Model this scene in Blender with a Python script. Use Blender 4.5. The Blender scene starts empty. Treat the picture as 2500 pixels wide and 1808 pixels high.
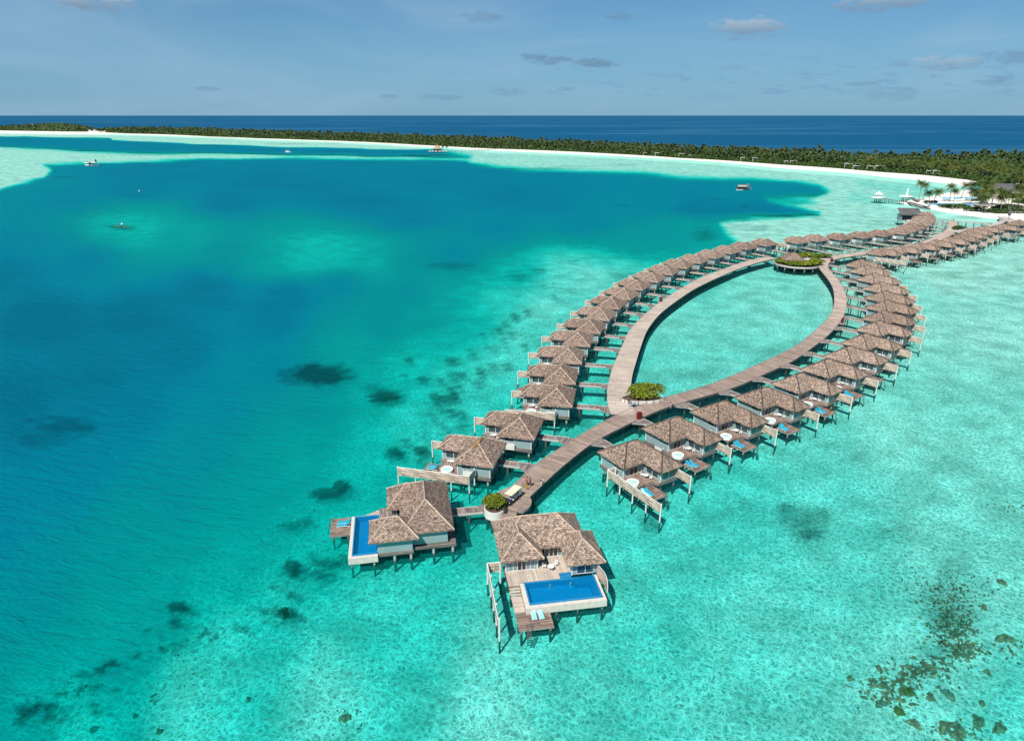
import bpy, math, random
import numpy as np
from math import radians as R, sin, cos, pi, atan, atan2, hypot
from mathutils import Vector, Matrix
random.seed(7); rng=np.random.default_rng(5)
S=bpy.context.scene
COL=S.collection
# ---------------------------------------------------------------- camera, sky, sun, exposure
FPX=1600.0; CAM_H=62.0; PITCH=atan(622/FPX)
cam_d=bpy.data.cameras.new('camera'); cam=bpy.data.objects.new('camera',cam_d); COL.objects.link(cam)
cam_d.sensor_width=36; cam_d.lens=FPX/2500*36; cam_d.clip_start=1; cam_d.clip_end=400000
cam.location=(0,0,CAM_H); cam.rotation_euler=(pi/2-PITCH,0,0); S.camera=cam
S.view_settings.view_transform='Standard'; S.view_settings.look='None'; S.view_settings.exposure=0.26; S.view_settings.gamma=1
SUN_EL=R(52); SUN_AZ=R(28)        # sun stands behind the camera, a little to the left
sd=Vector((-sin(SUN_AZ)*cos(SUN_EL),-cos(SUN_AZ)*cos(SUN_EL),sin(SUN_EL)))
sl=bpy.data.lights.new('sun','SUN'); sl.energy=5.0; sl.angle=R(0.5); sl.color=(1,0.955,0.89)
so=bpy.data.objects.new('sun',sl); COL.objects.link(so); so.rotation_euler=sd.to_track_quat('Z','Y').to_euler()

class N:                                            # small node helper
    def __init__(s,nt): s.nt=nt
    def add(s,t,**k):
        n=s.nt.nodes.new(t)
        for a,b in k.items(): setattr(n,a,b)
        return n
    def link(s,a,b): s.nt.links.new(a,b)
    def inp(s,sock,v):
        if v is None: return
        if isinstance(v,bpy.types.NodeSocket): s.link(v,sock)
        elif isinstance(v,(tuple,list)) and len(v)==3 and sock.type=='RGBA': sock.default_value=(*v,1)
        else: sock.default_value=v
    def m(s,op,a,b=None,c=None,clamp=False):
        n=s.add('ShaderNodeMath',operation=op,use_clamp=clamp); s.inp(n.inputs[0],a); s.inp(n.inputs[1],b); s.inp(n.inputs[2],c); return n.outputs[0]
    def mix(s,f,a,b,blend='MIX'):
        n=s.add('ShaderNodeMix',data_type='RGBA',blend_type=blend); s.inp(n.inputs[0],f); s.inp(n.inputs[6],a); s.inp(n.inputs[7],b); return n.outputs[2]
    def ramp(s,f,stops,interp='LINEAR'):
        n=s.add('ShaderNodeValToRGB'); cr=n.color_ramp; cr.interpolation=interp
        while len(cr.elements)<len(stops): cr.elements.new(0.5)
        for e,(p,c) in zip(cr.elements,stops):
            e.position=p; e.color=(*c,1) if not isinstance(c,(int,float)) else (c,c,c,1)
        s.inp(n.inputs[0],f); return n.outputs[0]
    def noise(s,vec,scale,detail=3,rough=0.5,dist=0.0):
        n=s.add('ShaderNodeTexNoise'); s.inp(n.inputs['Vector'],vec); n.inputs['Scale'].default_value=scale
        n.inputs['Detail'].default_value=detail; n.inputs['Roughness'].default_value=rough; n.inputs['Distortion'].default_value=dist
        return n.outputs[0]
    def mapr(s,v,a,b,c,d,smooth=False):
        n=s.add('ShaderNodeMapRange'); n.clamp=True
        if smooth: n.interpolation_type='SMOOTHSTEP'
        s.inp(n.inputs[0],v)
        for i,q in enumerate((a,b,c,d)): n.inputs[i+1].default_value=q
        return n.outputs[0]
    def scalev(s,v,sc,loc=(0,0,0)):
        n=s.add('ShaderNodeMapping'); s.inp(n.inputs[0],v); n.inputs['Scale'].default_value=sc; n.inputs['Location'].default_value=loc; return n.outputs[0]

def make_world():
    w=bpy.data.worlds.new('World'); S.world=w; w.use_nodes=True
    nt=w.node_tree; nt.nodes.clear(); g=N(nt)
    out=g.add('ShaderNodeOutputWorld'); bg=g.add('ShaderNodeBackground'); bg.inputs[1].default_value=0.085
    sky=g.add('ShaderNodeTexSky',sky_type='NISHITA'); sky.sun_disc=False
    sky.sun_elevation=SUN_EL; sky.sun_rotation=atan2(sd.x,sd.y); sky.altitude=0
    sky.air_density=1.0; sky.dust_density=0.35; sky.ozone_density=2.5
    tc=g.add('ShaderNodeTexCoord'); sep=g.add('ShaderNodeSeparateXYZ'); g.link(tc.outputs['Generated'],sep.inputs[0])
    az=g.m('ARCTAN2',sep.outputs[0],sep.outputs[1]); el=g.m('ARCSINE',sep.outputs[2])
    # sky paint: the photograph's muted blue
    col=g.mix(1.0,sky.outputs[0],(0.34,0.60,0.80),'MULTIPLY')
    col=g.mix(g.mapr(el,0.24,0.6,0,0.85,True),col,(0.5,0.9,1.6))  # sky above the view, darkened to cut ambient light and deepen shadows
    hz=g.mapr(el,0.0,0.22,1.0,0.0,True)
    col=g.mix(g.m('MULTIPLY',hz,0.62),col,(2.15,4.35,6.5))
    cmb=g.add('ShaderNodeCombineXYZ'); g.link(az,cmb.inputs[0]); g.link(el,cmb.inputs[1])
    thin=g.noise(g.scalev(cmb.outputs[0],(2.2,9,1)),1.0,6,0.55,1.2)
    col=g.mix(g.mapr(thin,0.40,0.72,0,0.55,True),col,(3.1,4.9,6.6))
    small=g.noise(g.scalev(cmb.outputs[0],(24,110,1)),1.0,5,0.6,0.3)
    band=g.m('MULTIPLY',g.mapr(el,0.012,0.03,0,1,True),g.mapr(el,0.045,0.085,1,0,True))
    side=g.mapr(az,-0.35,0.45,0.0,1.0,True)
    col=g.mix(g.m('MULTIPLY',g.m('MULTIPLY',band,side),g.mapr(small,0.52,0.66,0,0.62,True)),col,(1.8,3.4,5.4))
    # single clouds: (pixel x, pixel y, half width px, half height px, opacity, bright top?)
    fine=g.noise(g.scalev(cmb.outputs[0],(50,150,1)),1.0,6,0.62,0.4)
    cl=[(225,4,85,20,.95,1),(1830,68,90,22,.8,1),(2150,4,95,20,.8,1),(1340,148,55,12,.75,0),(1450,154,60,11,.8,0),(1515,40,38,8,.6,0),(1175,42,55,12,.5,0),(2310,154,70,14,.6,1),(2470,140,60,12,.5,0),(1300,140,35,8,.6,0),(510,216,30,5,.4,0),(950,236,40,5,.4,0),(1080,238,70,8,.35,0),(1240,225,60,10,.35,0),(2100,205,35,5,.4,0),(2440,200,50,8,.35,0),(2180,230,70,14,.3,0),(1385,218,32,5,.4,0)]
    for px,py,hw,hh,op,br in cl:
        dx=(px-1250)/FPX; dy=-(py-904)/FPX
        d=Vector((dx,cos(PITCH)+dy*sin(PITCH),-sin(PITCH)+dy*cos(PITCH))).normalized()
        a0=atan2(d.x,d.y); e0=math.asin(d.z)
        da=g.m('DIVIDE',g.m('SUBTRACT',az,a0),hw/FPX*0.9); de=g.m('DIVIDE',g.m('SUBTRACT',el,e0),hh/FPX)
        r=g.m('ADD',g.m('MULTIPLY',da,da),g.m('MULTIPLY',de,de))
        msk=g.m('SUBTRACT',1.25,r); msk=g.m('ADD',msk,g.m('MULTIPLY',g.m('SUBTRACT',fine,0.5),4.2))
        a=g.m('MULTIPLY',g.mapr(msk,0.1,1.3,0,1,True),op)
        c=(1.55,2.75,4.1)
        if br: c=g.mix(g.mapr(de,-0.6,0.9,0,1,True),(2.0,3.1,4.4),(4.3,5.2,6.1))
        col=g.mix(a,col,c)
    g.link(col,bg.inputs[0]); g.link(bg.outputs[0],out.inputs[0])
make_world()

def at(px,py,z=0.0):
    """surveyed point: where the photo's pixel (2500 x 1808) meets the level z"""
    dx=(px-1250)/FPX; dy=-(py-904)/FPX
    d=(dx,cos(PITCH)+dy*sin(PITCH),-sin(PITCH)+dy*cos(PITCH)); t=(z-CAM_H)/d[2]
    return Vector((d[0]*t,d[1]*t,z))

# ---------------------------------------------------------------- materials
MT={}
def mat(name,col,rough=0.7,var=0.12,nscale=1.5,metal=0.0,spec=0.4,bump=0.0,hue2=None):
    m=bpy.data.materials.new(name); m.use_nodes=True; nt=m.node_tree; g=N(nt); b=nt.nodes['Principled BSDF']
    tc=g.add('ShaderNodeTexCoord'); n=g.noise(tc.outputs['Object'],nscale,5,0.6)
    c2=hue2 if hue2 else tuple(c*(1-2*var) for c in col); c1=tuple(min(1,c*(1+var)) for c in col)
    c=g.ramp(n,[(0.3,c2),(0.7,c1)]); g.link(c,b.inputs['Base Color'])
    b.inputs['Roughness'].default_value=rough; b.inputs['Metallic'].default_value=metal; b.inputs['Specular IOR Level'].default_value=spec
    if bump:
        bp=g.add('ShaderNodeBump'); bp.inputs['Strength'].default_value=bump; g.link(n,bp.inputs['Height']); g.link(bp.outputs[0],b.inputs['Normal'])
    MT[name]=m; return m
def brickmat(name,c1,c2,cm,bw,rh,mortar=0.02,rough=0.8,bump=0.3,stain=0.3,offset=0.5,nsc=0.35,blot=(1,1,1),objvar=0,fade=None,soft=0.8):
    m=bpy.data.materials.new(name); m.use_nodes=True; nt=m.node_tree; g=N(nt); b=nt.nodes['Principled BSDF']
    uv=g.add('ShaderNodeUVMap').outputs[0]
    br=g.add('ShaderNodeTexBrick'); g.link(uv,br.inputs['Vector']); br.offset=offset
    for k,v in (('Color1',c1),('Color2',c2),('Mortar',cm)): br.inputs[k].default_value=(*v,1)
    br.inputs['Scale'].default_value=1; br.inputs['Mortar Size'].default_value=mortar; br.inputs['Mortar Smooth'].default_value=0.2
    br.inputs['Brick Width'].default_value=bw; br.inputs['Row Height'].default_value=rh; br.inputs['Bias'].default_value=0.0
    # second random field so that single pieces stand out darker or paler
    br2=g.add('ShaderNodeTexBrick'); g.link(g.scalev(uv,(1,1,1),(bw*37.0,rh*64.0,0)),br2.inputs['Vector']); br2.offset=offset
    br2.inputs['Color1'].default_value=(0.45,0.45,0.45,1); br2.inputs['Color2'].default_value=(1.45,1.4,1.35,1); br2.inputs['Mortar'].default_value=(.9,.9,.9,1)
    br2.inputs['Scale'].default_value=1; br2.inputs['Mortar Size'].default_value=mortar; br2.inputs['Brick Width'].default_value=bw; br2.inputs['Row Height'].default_value=rh
    c=g.mix(soft,br.outputs[0],br2.outputs[0],'MULTIPLY')
    tc=g.add('ShaderNodeTexCoord'); oi=g.add('ShaderNodeObjectInfo')
    va=g.add('ShaderNodeVectorMath',operation='ADD'); g.link(tc.outputs['Object'],va.inputs[0]); g.link(oi.outputs['Random'],va.inputs[1])
    n=g.noise(va.outputs[0],nsc,6,0.65); c=g.mix(1.0,c,g.ramp(n,[(0.25,tuple(1-stain*q for q in (1,1,1))),(0.75,tuple(1+stain*0.5*q for q in blot))]),'MULTIPLY')
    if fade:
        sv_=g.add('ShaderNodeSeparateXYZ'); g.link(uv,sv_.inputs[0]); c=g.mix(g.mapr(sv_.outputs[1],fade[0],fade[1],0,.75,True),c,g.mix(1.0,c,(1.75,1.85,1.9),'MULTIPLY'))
    if objvar:
        c=g.mix(1.0,c,g.ramp(oi.outputs['Random'],[(0,(.84,.82,.82)),(.5,(1,.99,.98)),(1,(1.12,1.12,1.14))]),'MULTIPLY')
        st_=g.noise(g.scalev(va.outputs[0],(.5,.5,2.2)),1.6,5,.7); c=g.mix(g.mapr(st_,.58,.72,0,.55,True),c,(.10,.075,.062))
    g.link(c,b.inputs['Base Color']); b.inputs['Roughness'].default_value=rough; b.inputs['Specular IOR Level'].default_value=0.25
    if bump:
        bp=g.add('ShaderNodeBump'); bp.inputs['Strength'].default_value=bump; bp.inputs['Distance'].default_value=0.05
        g.link(br2.outputs[0],bp.inputs['Height']); g.link(bp.outputs[0],b.inputs['Normal'])
    MT[name]=m; return m
brickmat('shingle',(0.42,0.32,0.262),(0.185,0.132,0.108),(0.055,0.042,0.036),0.34,0.26,0.024,0.9,0.8,0.30,blot=(1,.95,.85),objvar=1)
brickmat('shingle_pale',(0.50,0.39,0.315),(0.235,0.172,0.137),(0.065,0.05,0.042),0.34,0.26,0.024,0.9,0.8,0.28,blot=(1,.95,.85),objvar=1)
mat('ridge',(0.10,0.065,0.052),0.85,0.25,2)
mat('ridge_pale',(0.50,0.385,0.30),0.85,0.25,2)
mat('moss',(0.42,0.22,0.035),0.9,0.3,3)
mat('wall',(0.25,0.35,0.36),0.6,0.05,0.8); mat('trimwhite',(0.68,0.70,0.70),0.5,0.05,1)
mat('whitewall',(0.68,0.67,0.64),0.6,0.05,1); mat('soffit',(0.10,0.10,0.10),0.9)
brickmat('baseboard',(0.26,0.235,0.21),(0.19,0.17,0.155),(0.06,0.055,0.05),2.4,0.16,0.02,0.8,0.2,0.3)
brickmat('deckwood',(0.37,0.275,0.225),(0.25,0.18,0.15),(0.09,0.065,0.055),2.6,0.22,0.03,0.75,0.2,0.3,nsc=0.5)
brickmat('deckgrey',(0.31,0.265,0.25),(0.22,0.18,0.17),(0.10,0.085,0.08),1.6,0.30,0.03,0.75,0.2,0.3,nsc=0.5)
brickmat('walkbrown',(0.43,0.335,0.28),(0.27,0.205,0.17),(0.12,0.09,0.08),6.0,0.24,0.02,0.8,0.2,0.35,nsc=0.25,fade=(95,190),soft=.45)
brickmat('walkpale',(0.58,0.50,0.425),(0.46,0.39,0.325),(0.24,0.19,0.16),6.0,0.24,0.02,0.8,0.2,0.3,nsc=0.2,soft=.35)
brickmat('walkgrey',(0.52,0.49,0.46),(0.44,0.41,0.39),(0.28,0.26,0.25),6.0,0.4,0.02,0.8,0.2,0.2,nsc=0.2)
brickmat('fence',(0.60,0.49,0.40),(0.52,0.42,0.34),(0.24,0.19,0.15),1.5,0.28,0.018,0.7,0.2,0.15)
brickmat('greyroof',(0.16,0.16,0.17),(0.10,0.10,0.11),(0.05,0.05,0.05),0.8,0.5,0.03,0.8,0.2,0.3)
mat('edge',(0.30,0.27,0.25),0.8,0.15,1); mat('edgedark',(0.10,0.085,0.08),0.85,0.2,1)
mat('concrete',(0.50,0.46,0.42),0.8,0.1,1.5); mat('algae',(0.07,0.075,0.065),0.9,0.2,3)
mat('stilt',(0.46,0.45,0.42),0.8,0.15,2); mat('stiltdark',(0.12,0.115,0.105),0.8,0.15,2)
mat('glass',(0.025,0.075,0.085),0.08,0.1,1,0,0.8); mat('darkglass',(0.012,0.016,0.02),0.08,0.1,1,0,0.8); mat('curtain',(0.22,0.29,0.31),0.4,0.2,4)
mat('door',(0.075,0.05,0.042),0.6,0.15,2)
mat('tub',(0.82,0.83,0.80),0.25,0.03,2); mat('tubwater',(0.48,0.68,0.64),0.08,0.1,3)
mat('turq',(0.015,0.34,0.48),0.7,0.06,3); mat('aqua',(0.30,0.62,0.66),0.7,0.06,3); mat('white',(0.80,0.80,0.78),0.4,0.04,2)
mat('pooltile',(0.01,0.30,0.55),0.25,0.12,3); mat('poolrim',(0.62,0.56,0.49),0.7,0.08,1.5); mat('pooledge',(0.02,0.22,0.44),0.3,0.1,3)
mat('metal',(0.25,0.26,0.27),0.35,0.1,2,0.8); mat('rubber',(0.02,0.02,0.02),0.8)
mat('cream',(0.80,0.70,0.50),0.5,0.04,2); mat('black',(0.015,0.017,0.022),0.5); mat('red',(0.17,0.012,0.014),0.5,0.1,3); mat('yellow',(0.62,0.40,0.02),0.4); mat('skyblue',(0.12,0.40,0.62),0.4)
mat('skin',(0.42,0.22,0.14),0.6,0.05,4); mat('skinred',(0.55,0.24,0.15),0.6,0.05,4); mat('hair',(0.03,0.02,0.015),0.7); mat('shirtred',(0.42,0.06,0.07),0.8); mat('navy',(0.012,0.02,0.05),0.7); mat('trunksblack',(0.02,0.02,0.025),0.8)
mat('thatch',(0.40,0.30,0.19),0.95,0.2,1.5,bump=0.4); mat('thatchgrey',(0.36,0.33,0.29),0.95,0.15,1.2,bump=0.4)
mat('trunk',(0.26,0.22,0.18),0.9,0.2,3); mat('roofwhite',(0.74,0.74,0.72),0.6,0.05,.3); mat('smokegrey',(0.5,0.5,0.5),0.9)
mat('soil',(0.10,0.07,0.05),0.95,0.2,2); mat('houseboat',(0.10,0.055,0.04),0.8,0.2,2); mat('pinkwood',(0.45,0.22,0.18),0.8,0.2,2)
mat('coral',(0.36,0.22,0.13),0.95,0.3,1.6,bump=0.8,hue2=(0.09,0.055,0.04)); mat('coralyellow',(0.20,0.15,0.03),0.95,0.3,1.5,bump=0.6); mat('coralpale',(0.24,0.22,0.17),0.95,0.3,1.5,bump=0.6)
def leafmat(name,stops,nscale,rough=0.55):
    m=bpy.data.materials.new(name); m.use_nodes=True; nt=m.node_tree; g=N(nt); b=nt.nodes['Principled BSDF']
    geo=g.add('ShaderNodeNewGeometry'); oi=g.add('ShaderNodeObjectInfo'); n=g.noise(geo.outputs['Position'],nscale,4,0.6)
    f=g.m('ADD',g.m('MULTIPLY',n,0.55),g.m('MULTIPLY',oi.outputs['Random'],0.2)); f=g.m('ADD',f,g.m('MULTIPLY',geo.outputs['Random Per Island'],0.35))
    g.link(g.ramp(f,stops),b.inputs['Base Color']); b.inputs['Roughness'].default_value=rough; b.inputs['Specular IOR Level'].default_value=0.3
    MT[name]=m
leafmat('palmleaf',[(0.3,(0.022,0.045,0.012)),(0.5,(0.05,0.088,0.018)),(0.7,(0.14,0.17,0.032)),(0.95,(0.30,0.25,0.07))],0.05)
leafmat('palmfar',[(0.3,(0.014,0.032,0.012)),(0.5,(0.036,0.066,0.018)),(0.75,(0.11,0.14,0.035)),(0.95,(0.22,0.20,0.07))],0.02)
leafmat('jungle',[(0.3,(0.008,0.022,0.008)),(0.55,(0.020,0.050,0.012)),(0.85,(0.05,0.11,0.02))],0.06)
leafmat('shrub',[(0.3,(0.014,0.034,0.010)),(0.6,(0.036,0.078,0.014)),(0.9,(0.10,0.15,0.028))],0.15)
leafmat('limeleaf',[(0.25,(0.05,0.075,0.006)),(0.5,(0.16,0.20,0.01)),(0.8,(0.36,0.36,0.02))],1.2)
leafmat('oliveleaf',[(0.25,(0.035,0.06,0.005)),(0.5,(0.11,0.15,0.008)),(0.85,(0.28,0.31,0.018))],1.0)
def sandmat():
    m=bpy.data.materials.new('sand'); m.use_nodes=True; g=N(m.node_tree); b=m.node_tree.nodes['Principled BSDF']
    geo=g.add('ShaderNodeNewGeometry'); n=g.noise(geo.outputs['Position'],0.03,6,0.6)
    c=g.ramp(n,[(0.3,(0.74,0.68,0.60)),(0.7,(0.86,0.82,0.76))]); g.link(c,b.inputs['Base Color']); b.inputs['Roughness'].default_value=0.95; MT['sand']=m
sandmat()

# ---------------------------------------------------------------- mesh builder
class MB:
    def __init__(s): s.v=[]; s.f=[]; s.mi=[]; s.uv=[]; s.mats=[]
    def mid(s,m):
        if m not in s.mats: s.mats.append(m)
        return s.mats.index(m)
    def face(s,pts,m,uv=None):
        i0=len(s.v); s.v+= [tuple(p) for p in pts]; s.f.append(tuple(range(i0,i0+len(pts)))); s.mi.append(s.mid(m))
        if uv is None:
            p=[Vector(q) for q in pts]; n=Vector((0,0,0))
            for i in range(len(p)):
                a=p[i]; b=p[(i+1)%len(p)]; n+=Vector(((a.y-b.y)*(a.z+b.z),(a.z-b.z)*(a.x+b.x),(a.x-b.x)*(a.y+b.y)))
            if n.length>1e-9: n.normalize()
            else: n=Vector((0,0,1))
            if abs(n.z)<0.995:
                u=Vector((0,0,1)).cross(n).normalized(); w=n.cross(u)
            else: u=Vector((1,0,0)); w=Vector((0,1,0))
            uv=[(q.dot(u),q.dot(w)) for q in p]
        s.uv.append(uv)
    def box(s,x0,x1,y0,y1,z0,z1,m,top=None,uvswap=False):
        top=top or m
        P=[(x0,y0),(x1,y0),(x1,y1),(x0,y1)]
        tp=[(x,y,z1) for x,y in P]
        s.face(tp,top,[(p[1],p[0]) for p in tp] if uvswap else [(p[0],p[1]) for p in tp])
        s.face([(x,y,z0) for x,y in reversed(P)],m)
        for i in range(4):
            a=P[i]; b=P[(i+1)%4]; s.face([(a[0],a[1],z0),(b[0],b[1],z0),(b[0],b[1],z1),(a[0],a[1],z1)],m)
    def prism(s,poly,z0,z1,m,top=None,cap=True):
        top=top or m; A=sum(poly[i][0]*poly[(i+1)%len(poly)][1]-poly[(i+1)%len(poly)][0]*poly[i][1] for i in range(len(poly)))
        if A<0: poly=poly[::-1]
        if cap: s.face([(x,y,z1) for x,y in poly],top); s.face([(x,y,z0) for x,y in reversed(poly)],m)
        for i in range(len(poly)):
            a=poly[i]; b=poly[(i+1)%len(poly)]; s.face([(a[0],a[1],z0),(b[0],b[1],z0),(b[0],b[1],z1),(a[0],a[1],z1)],m)
    def tube(s,pts,rad,m,n=6,caps=True):
        pts=[Vector(p) for p in pts]; rad=rad if isinstance(rad,(list,tuple)) else [rad]*len(pts); rings=[]
        for i,p in enumerate(pts):
            d=(pts[min(i+1,len(pts)-1)]-pts[max(i-1,0)])
            d=d.normalized() if d.length>1e-9 else Vector((0,0,1))
            u=d.cross(Vector((0,0,1)) if abs(d.z)<0.9 else Vector((1,0,0))).normalized(); w=d.cross(u)
            rings.append([p+(u*cos(2*pi*k/n)+w*sin(2*pi*k/n))*rad[i] for k in range(n)])
        for i in range(len(pts)-1):
            for k in range(n):
                s.face([rings[i][k],rings[i+1][k],rings[i+1][(k+1)%n],rings[i][(k+1)%n]],m)
        if caps: s.face(rings[0],m); s.face(rings[-1][::-1],m)
    def lathe(s,prof,m,n=24,cx=0,cy=0,a0=0,a1=2*pi):
        for i in range(len(prof)-1):
            (r0,z0),(r1,z1)=prof[i],prof[i+1]
            for k in range(n):
                t0=a0+(a1-a0)*k/n; t1=a0+(a1-a0)*(k+1)/n
                q=[(cx+r0*cos(t0),cy+r0*sin(t0),z0),(cx+r0*cos(t1),cy+r0*sin(t1),z0),(cx+r1*cos(t1),cy+r1*sin(t1),z1),(cx+r1*cos(t0),cy+r1*sin(t0),z1)]
                if r0<1e-6: q=[q[0],q[2],q[3]]
                elif r1<1e-6: q=q[:3]
                s.face(q,m)
    def xf(s,M):
        s.v=[tuple(M@Vector(p)) for p in s.v]; return s
    def mirror_y(s):
        s.v=[(x,-y,z) for x,y,z in s.v]; s.f=[tuple(reversed(f)) for f in s.f]; s.uv=[list(reversed(u)) for u in s.uv]; return s
    def build(s,name,parent=None,loc=None,smooth=False,link=True):
        me=bpy.data.meshes.new(name); me.from_pydata(s.v,[],s.f)
        for m in s.mats: me.materials.append(MT[m])
        me.polygons.foreach_set('material_index',s.mi)
        uvl=me.uv_layers.new(name='UVMap'); flat=[c for u in s.uv for p in u for c in (p[0],p[1])]; uvl.data.foreach_set('uv',flat)
        if smooth: me.polygons.foreach_set('use_smooth',[True]*len(s.f))
        me.update(); o=bpy.data.objects.new(name,me); COL.objects.link(o)
        if parent: o.parent=parent
        if loc is not None: o.location=loc
        return o
def tag(o,label=None,cat=None,group=None,kind=None):
    if label: o['label']=label
    if cat: o['category']=cat
    if group: o['group']=group
    if kind: o['kind']=kind
    return o
def empty(name,loc=(0,0,0),rz=0,**k):
    o=bpy.data.objects.new(name,None); COL.objects.link(o); o.location=loc; o.rotation_euler=(0,0,rz); o.empty_display_size=0.5
    return tag(o,**k)
def inst(me,name,parent=None,loc=(0,0,0),rz=0,sc=None):
    o=bpy.data.objects.new(name,me); COL.objects.link(o); o.parent=parent; o.location=loc; o.rotation_euler=(0,0,rz)
    if sc: o.scale=sc
    return o
def copy_tree(o,parent=None):
    c=o.copy(); COL.objects.link(c); c.parent=parent
    for ch in o.children: copy_tree(ch,c)
    return c
def drop_tree(o):
    for ch in list(o.children): drop_tree(ch)
    bpy.data.objects.remove(o)
# ---------------------------------------------------------------- the lagoon: sea bed sheet + water sheet whose depth is surveyed from chart points
K=2500/2268.0                      # chart coordinates are in 2268-px units
CH=[ # x, y, depth 0..1
(1100,1600,0.3),(700,1550,0.34),(1600,1500,0.34),(2000,1500,0.3),(2200,1300,0.27),(2200,1000,0.26),(2000,900,0.26),(2200,700,0.2),(2150,620,0.17),(2250,560,0.2),(1800,1050,0.33),(1650,1150,0.37),(1500,1300,0.37),(1250,1500,0.35),(2250,1600,0.34),(1900,1250,0.33),(1700,1350,0.33),(2100,1150,0.28),(1300,1100,0.38),(1400,1030,0.36),(400,1560,0.38),(150,1620,0.46),(30,1540,0.55),(0,1400,0.68),(200,1400,0.57),(330,1300,0.58),(500,1250,0.54),(700,1200,0.47),(600,1350,0.44),(500,1420,0.41),(850,1350,0.41),(650,1000,0.56),(800,1000,0.49),(900,920,0.43),(1000,950,0.41),(1050,850,0.38),(1100,800,0.34),(1000,800,0.41),(900,800,0.46),(800,760,0.58),(1150,740,0.33),(1200,680,0.3),(1300,620,0.28),(1100,660,0.42),(1000,660,0.57),(1250,600,0.33),(1380,590,0.36),(1150,605,0.5),(900,650,0.7),(1400,540,0.62),(1480,520,0.62),(1560,520,0.55),(600,700,0.83),(300,700,0.84),(100,700,0.86),(500,900,0.75),(300,900,0.82),(50,900,0.86),(400,1050,0.7),(150,1050,0.77),(0,1150,0.78),(250,1200,0.66),(500,1100,0.6),(100,1280,0.7),(0,600,0.82),(200,570,0.78),(100,530,0.76),(260,510,0.6),(380,515,0.63),(150,515,0.7),(600,560,0.6),(700,567,0.54),(800,572,0.58),(500,545,0.68),(900,580,0.67),(1000,560,0.74),(450,640,0.83),(750,620,0.78),(500,450,0.815),(800,450,0.815),(1200,450,0.795),(1000,400,0.795),(600,400,0.805),(1100,510,0.755),(1300,490,0.76),(1400,460,0.755),(1550,440,0.775),(1640,455,0.755),(1250,395,0.78),(1400,400,0.755),(300,420,0.795),(150,450,0.76),(50,480,0.72),(350,380,0.795),(800,370,0.785),(1050,378,0.78),(0,520,0.76),(1250,640,0.32),(1500,700,0.28),(1600,800,0.29),(1500,850,0.3),(1700,680,0.26),(1700,620,0.25),(1900,620,0.17),(2050,700,0.22),(600,820,0.76),(400,780,0.835),(700,880,0.66),(600,960,0.64),(450,980,0.73),(850,720,0.72),(950,700,0.62),(650,650,0.83),(200,850,0.84),(150,1000,0.79),(640,566,.44),(700,569,.42),(760,568,.44),(820,573,.5),(300,506,.46),(230,503,.48),(270,500,.46),(350,512,.5),(420,522,.56),(1050,720,0.47),(1000,740,0.52),(950,760,0.5),(800,840,0.52),(900,480,0.8),(1100,430,0.8),(700,420,0.81)]
CH=np.array(CH,float); CH[:,0]*=K; CH[:,1]*=K
# soft-edged areas: polygon, depth, blur px (chart units)
AREAS=[
([(-400,318),(0,324),(100,328),(180,334),(300,338),(450,338),(620,342),(800,344),(1000,348),(1100,356),(1000,353),(800,351),(620,349),(440,352),(300,357),(180,360),(95,364),(112,376),(95,394),(30,409),(0,420),(-400,520)],.12,6.5),
([(-400,296),(0,305),(100,304),(200,309),(400,318),(620,326),(800,330),(960,334),(1000,339),(800,343),(620,340),(450,336),(180,332),(100,327),(0,322),(-400,318)],.78,3.0),
([(225,285),(400,296),(600,302),(800,308),(960,314),(1060,322),(960,331),(800,329),(620,325),(400,317),(250,310)],.10,1.5),
([(-400,285),(0,289),(240,292),(250,305),(100,303),(0,302),(-400,296)],.06,1.5),
([(960,314),(1100,322),(1250,330),(1400,336),(1550,345),(1700,355),(1850,366),(1980,378),(2060,388),(2140,396),(2150,430),(2100,445),(2200,470),(2268,490),(2600,520),(2600,640),(2300,640),(2100,640),(1900,560),(1700,560),(1640,540),(1600,505),(1590,486),(1670,477),(1718,476),(1820,470),(1735,452),(1700,440),(1810,428),(1830,420),(1815,410),(1760,403),(1655,397),(1600,396),(1487,388),(1403,381),(1291,377),(1179,376),(1100,368),(1040,358),(1040,345),(980,334)],.14,11),
([(1620,400),(1760,404),(1815,411),(1835,422),(1810,429),(1700,437),(1560,432)],.74,12),
([(1540,440),(1700,448),(1760,458),(1822,470),(1718,475.5),(1650,477),(1542,480),(1480,470)],.80,9),
([(1700,436),(1790,436),(1815,446),(1760,452),(1700,446)],.52,9),
([(1880,425),(1960,430),(2010,440),(1990,452),(1930,450),(1880,440)],.24,9),
([(1900,395),(2060,408),(2100,420),(2050,432),(1980,425),(1900,410)],.22,9),
]
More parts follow.
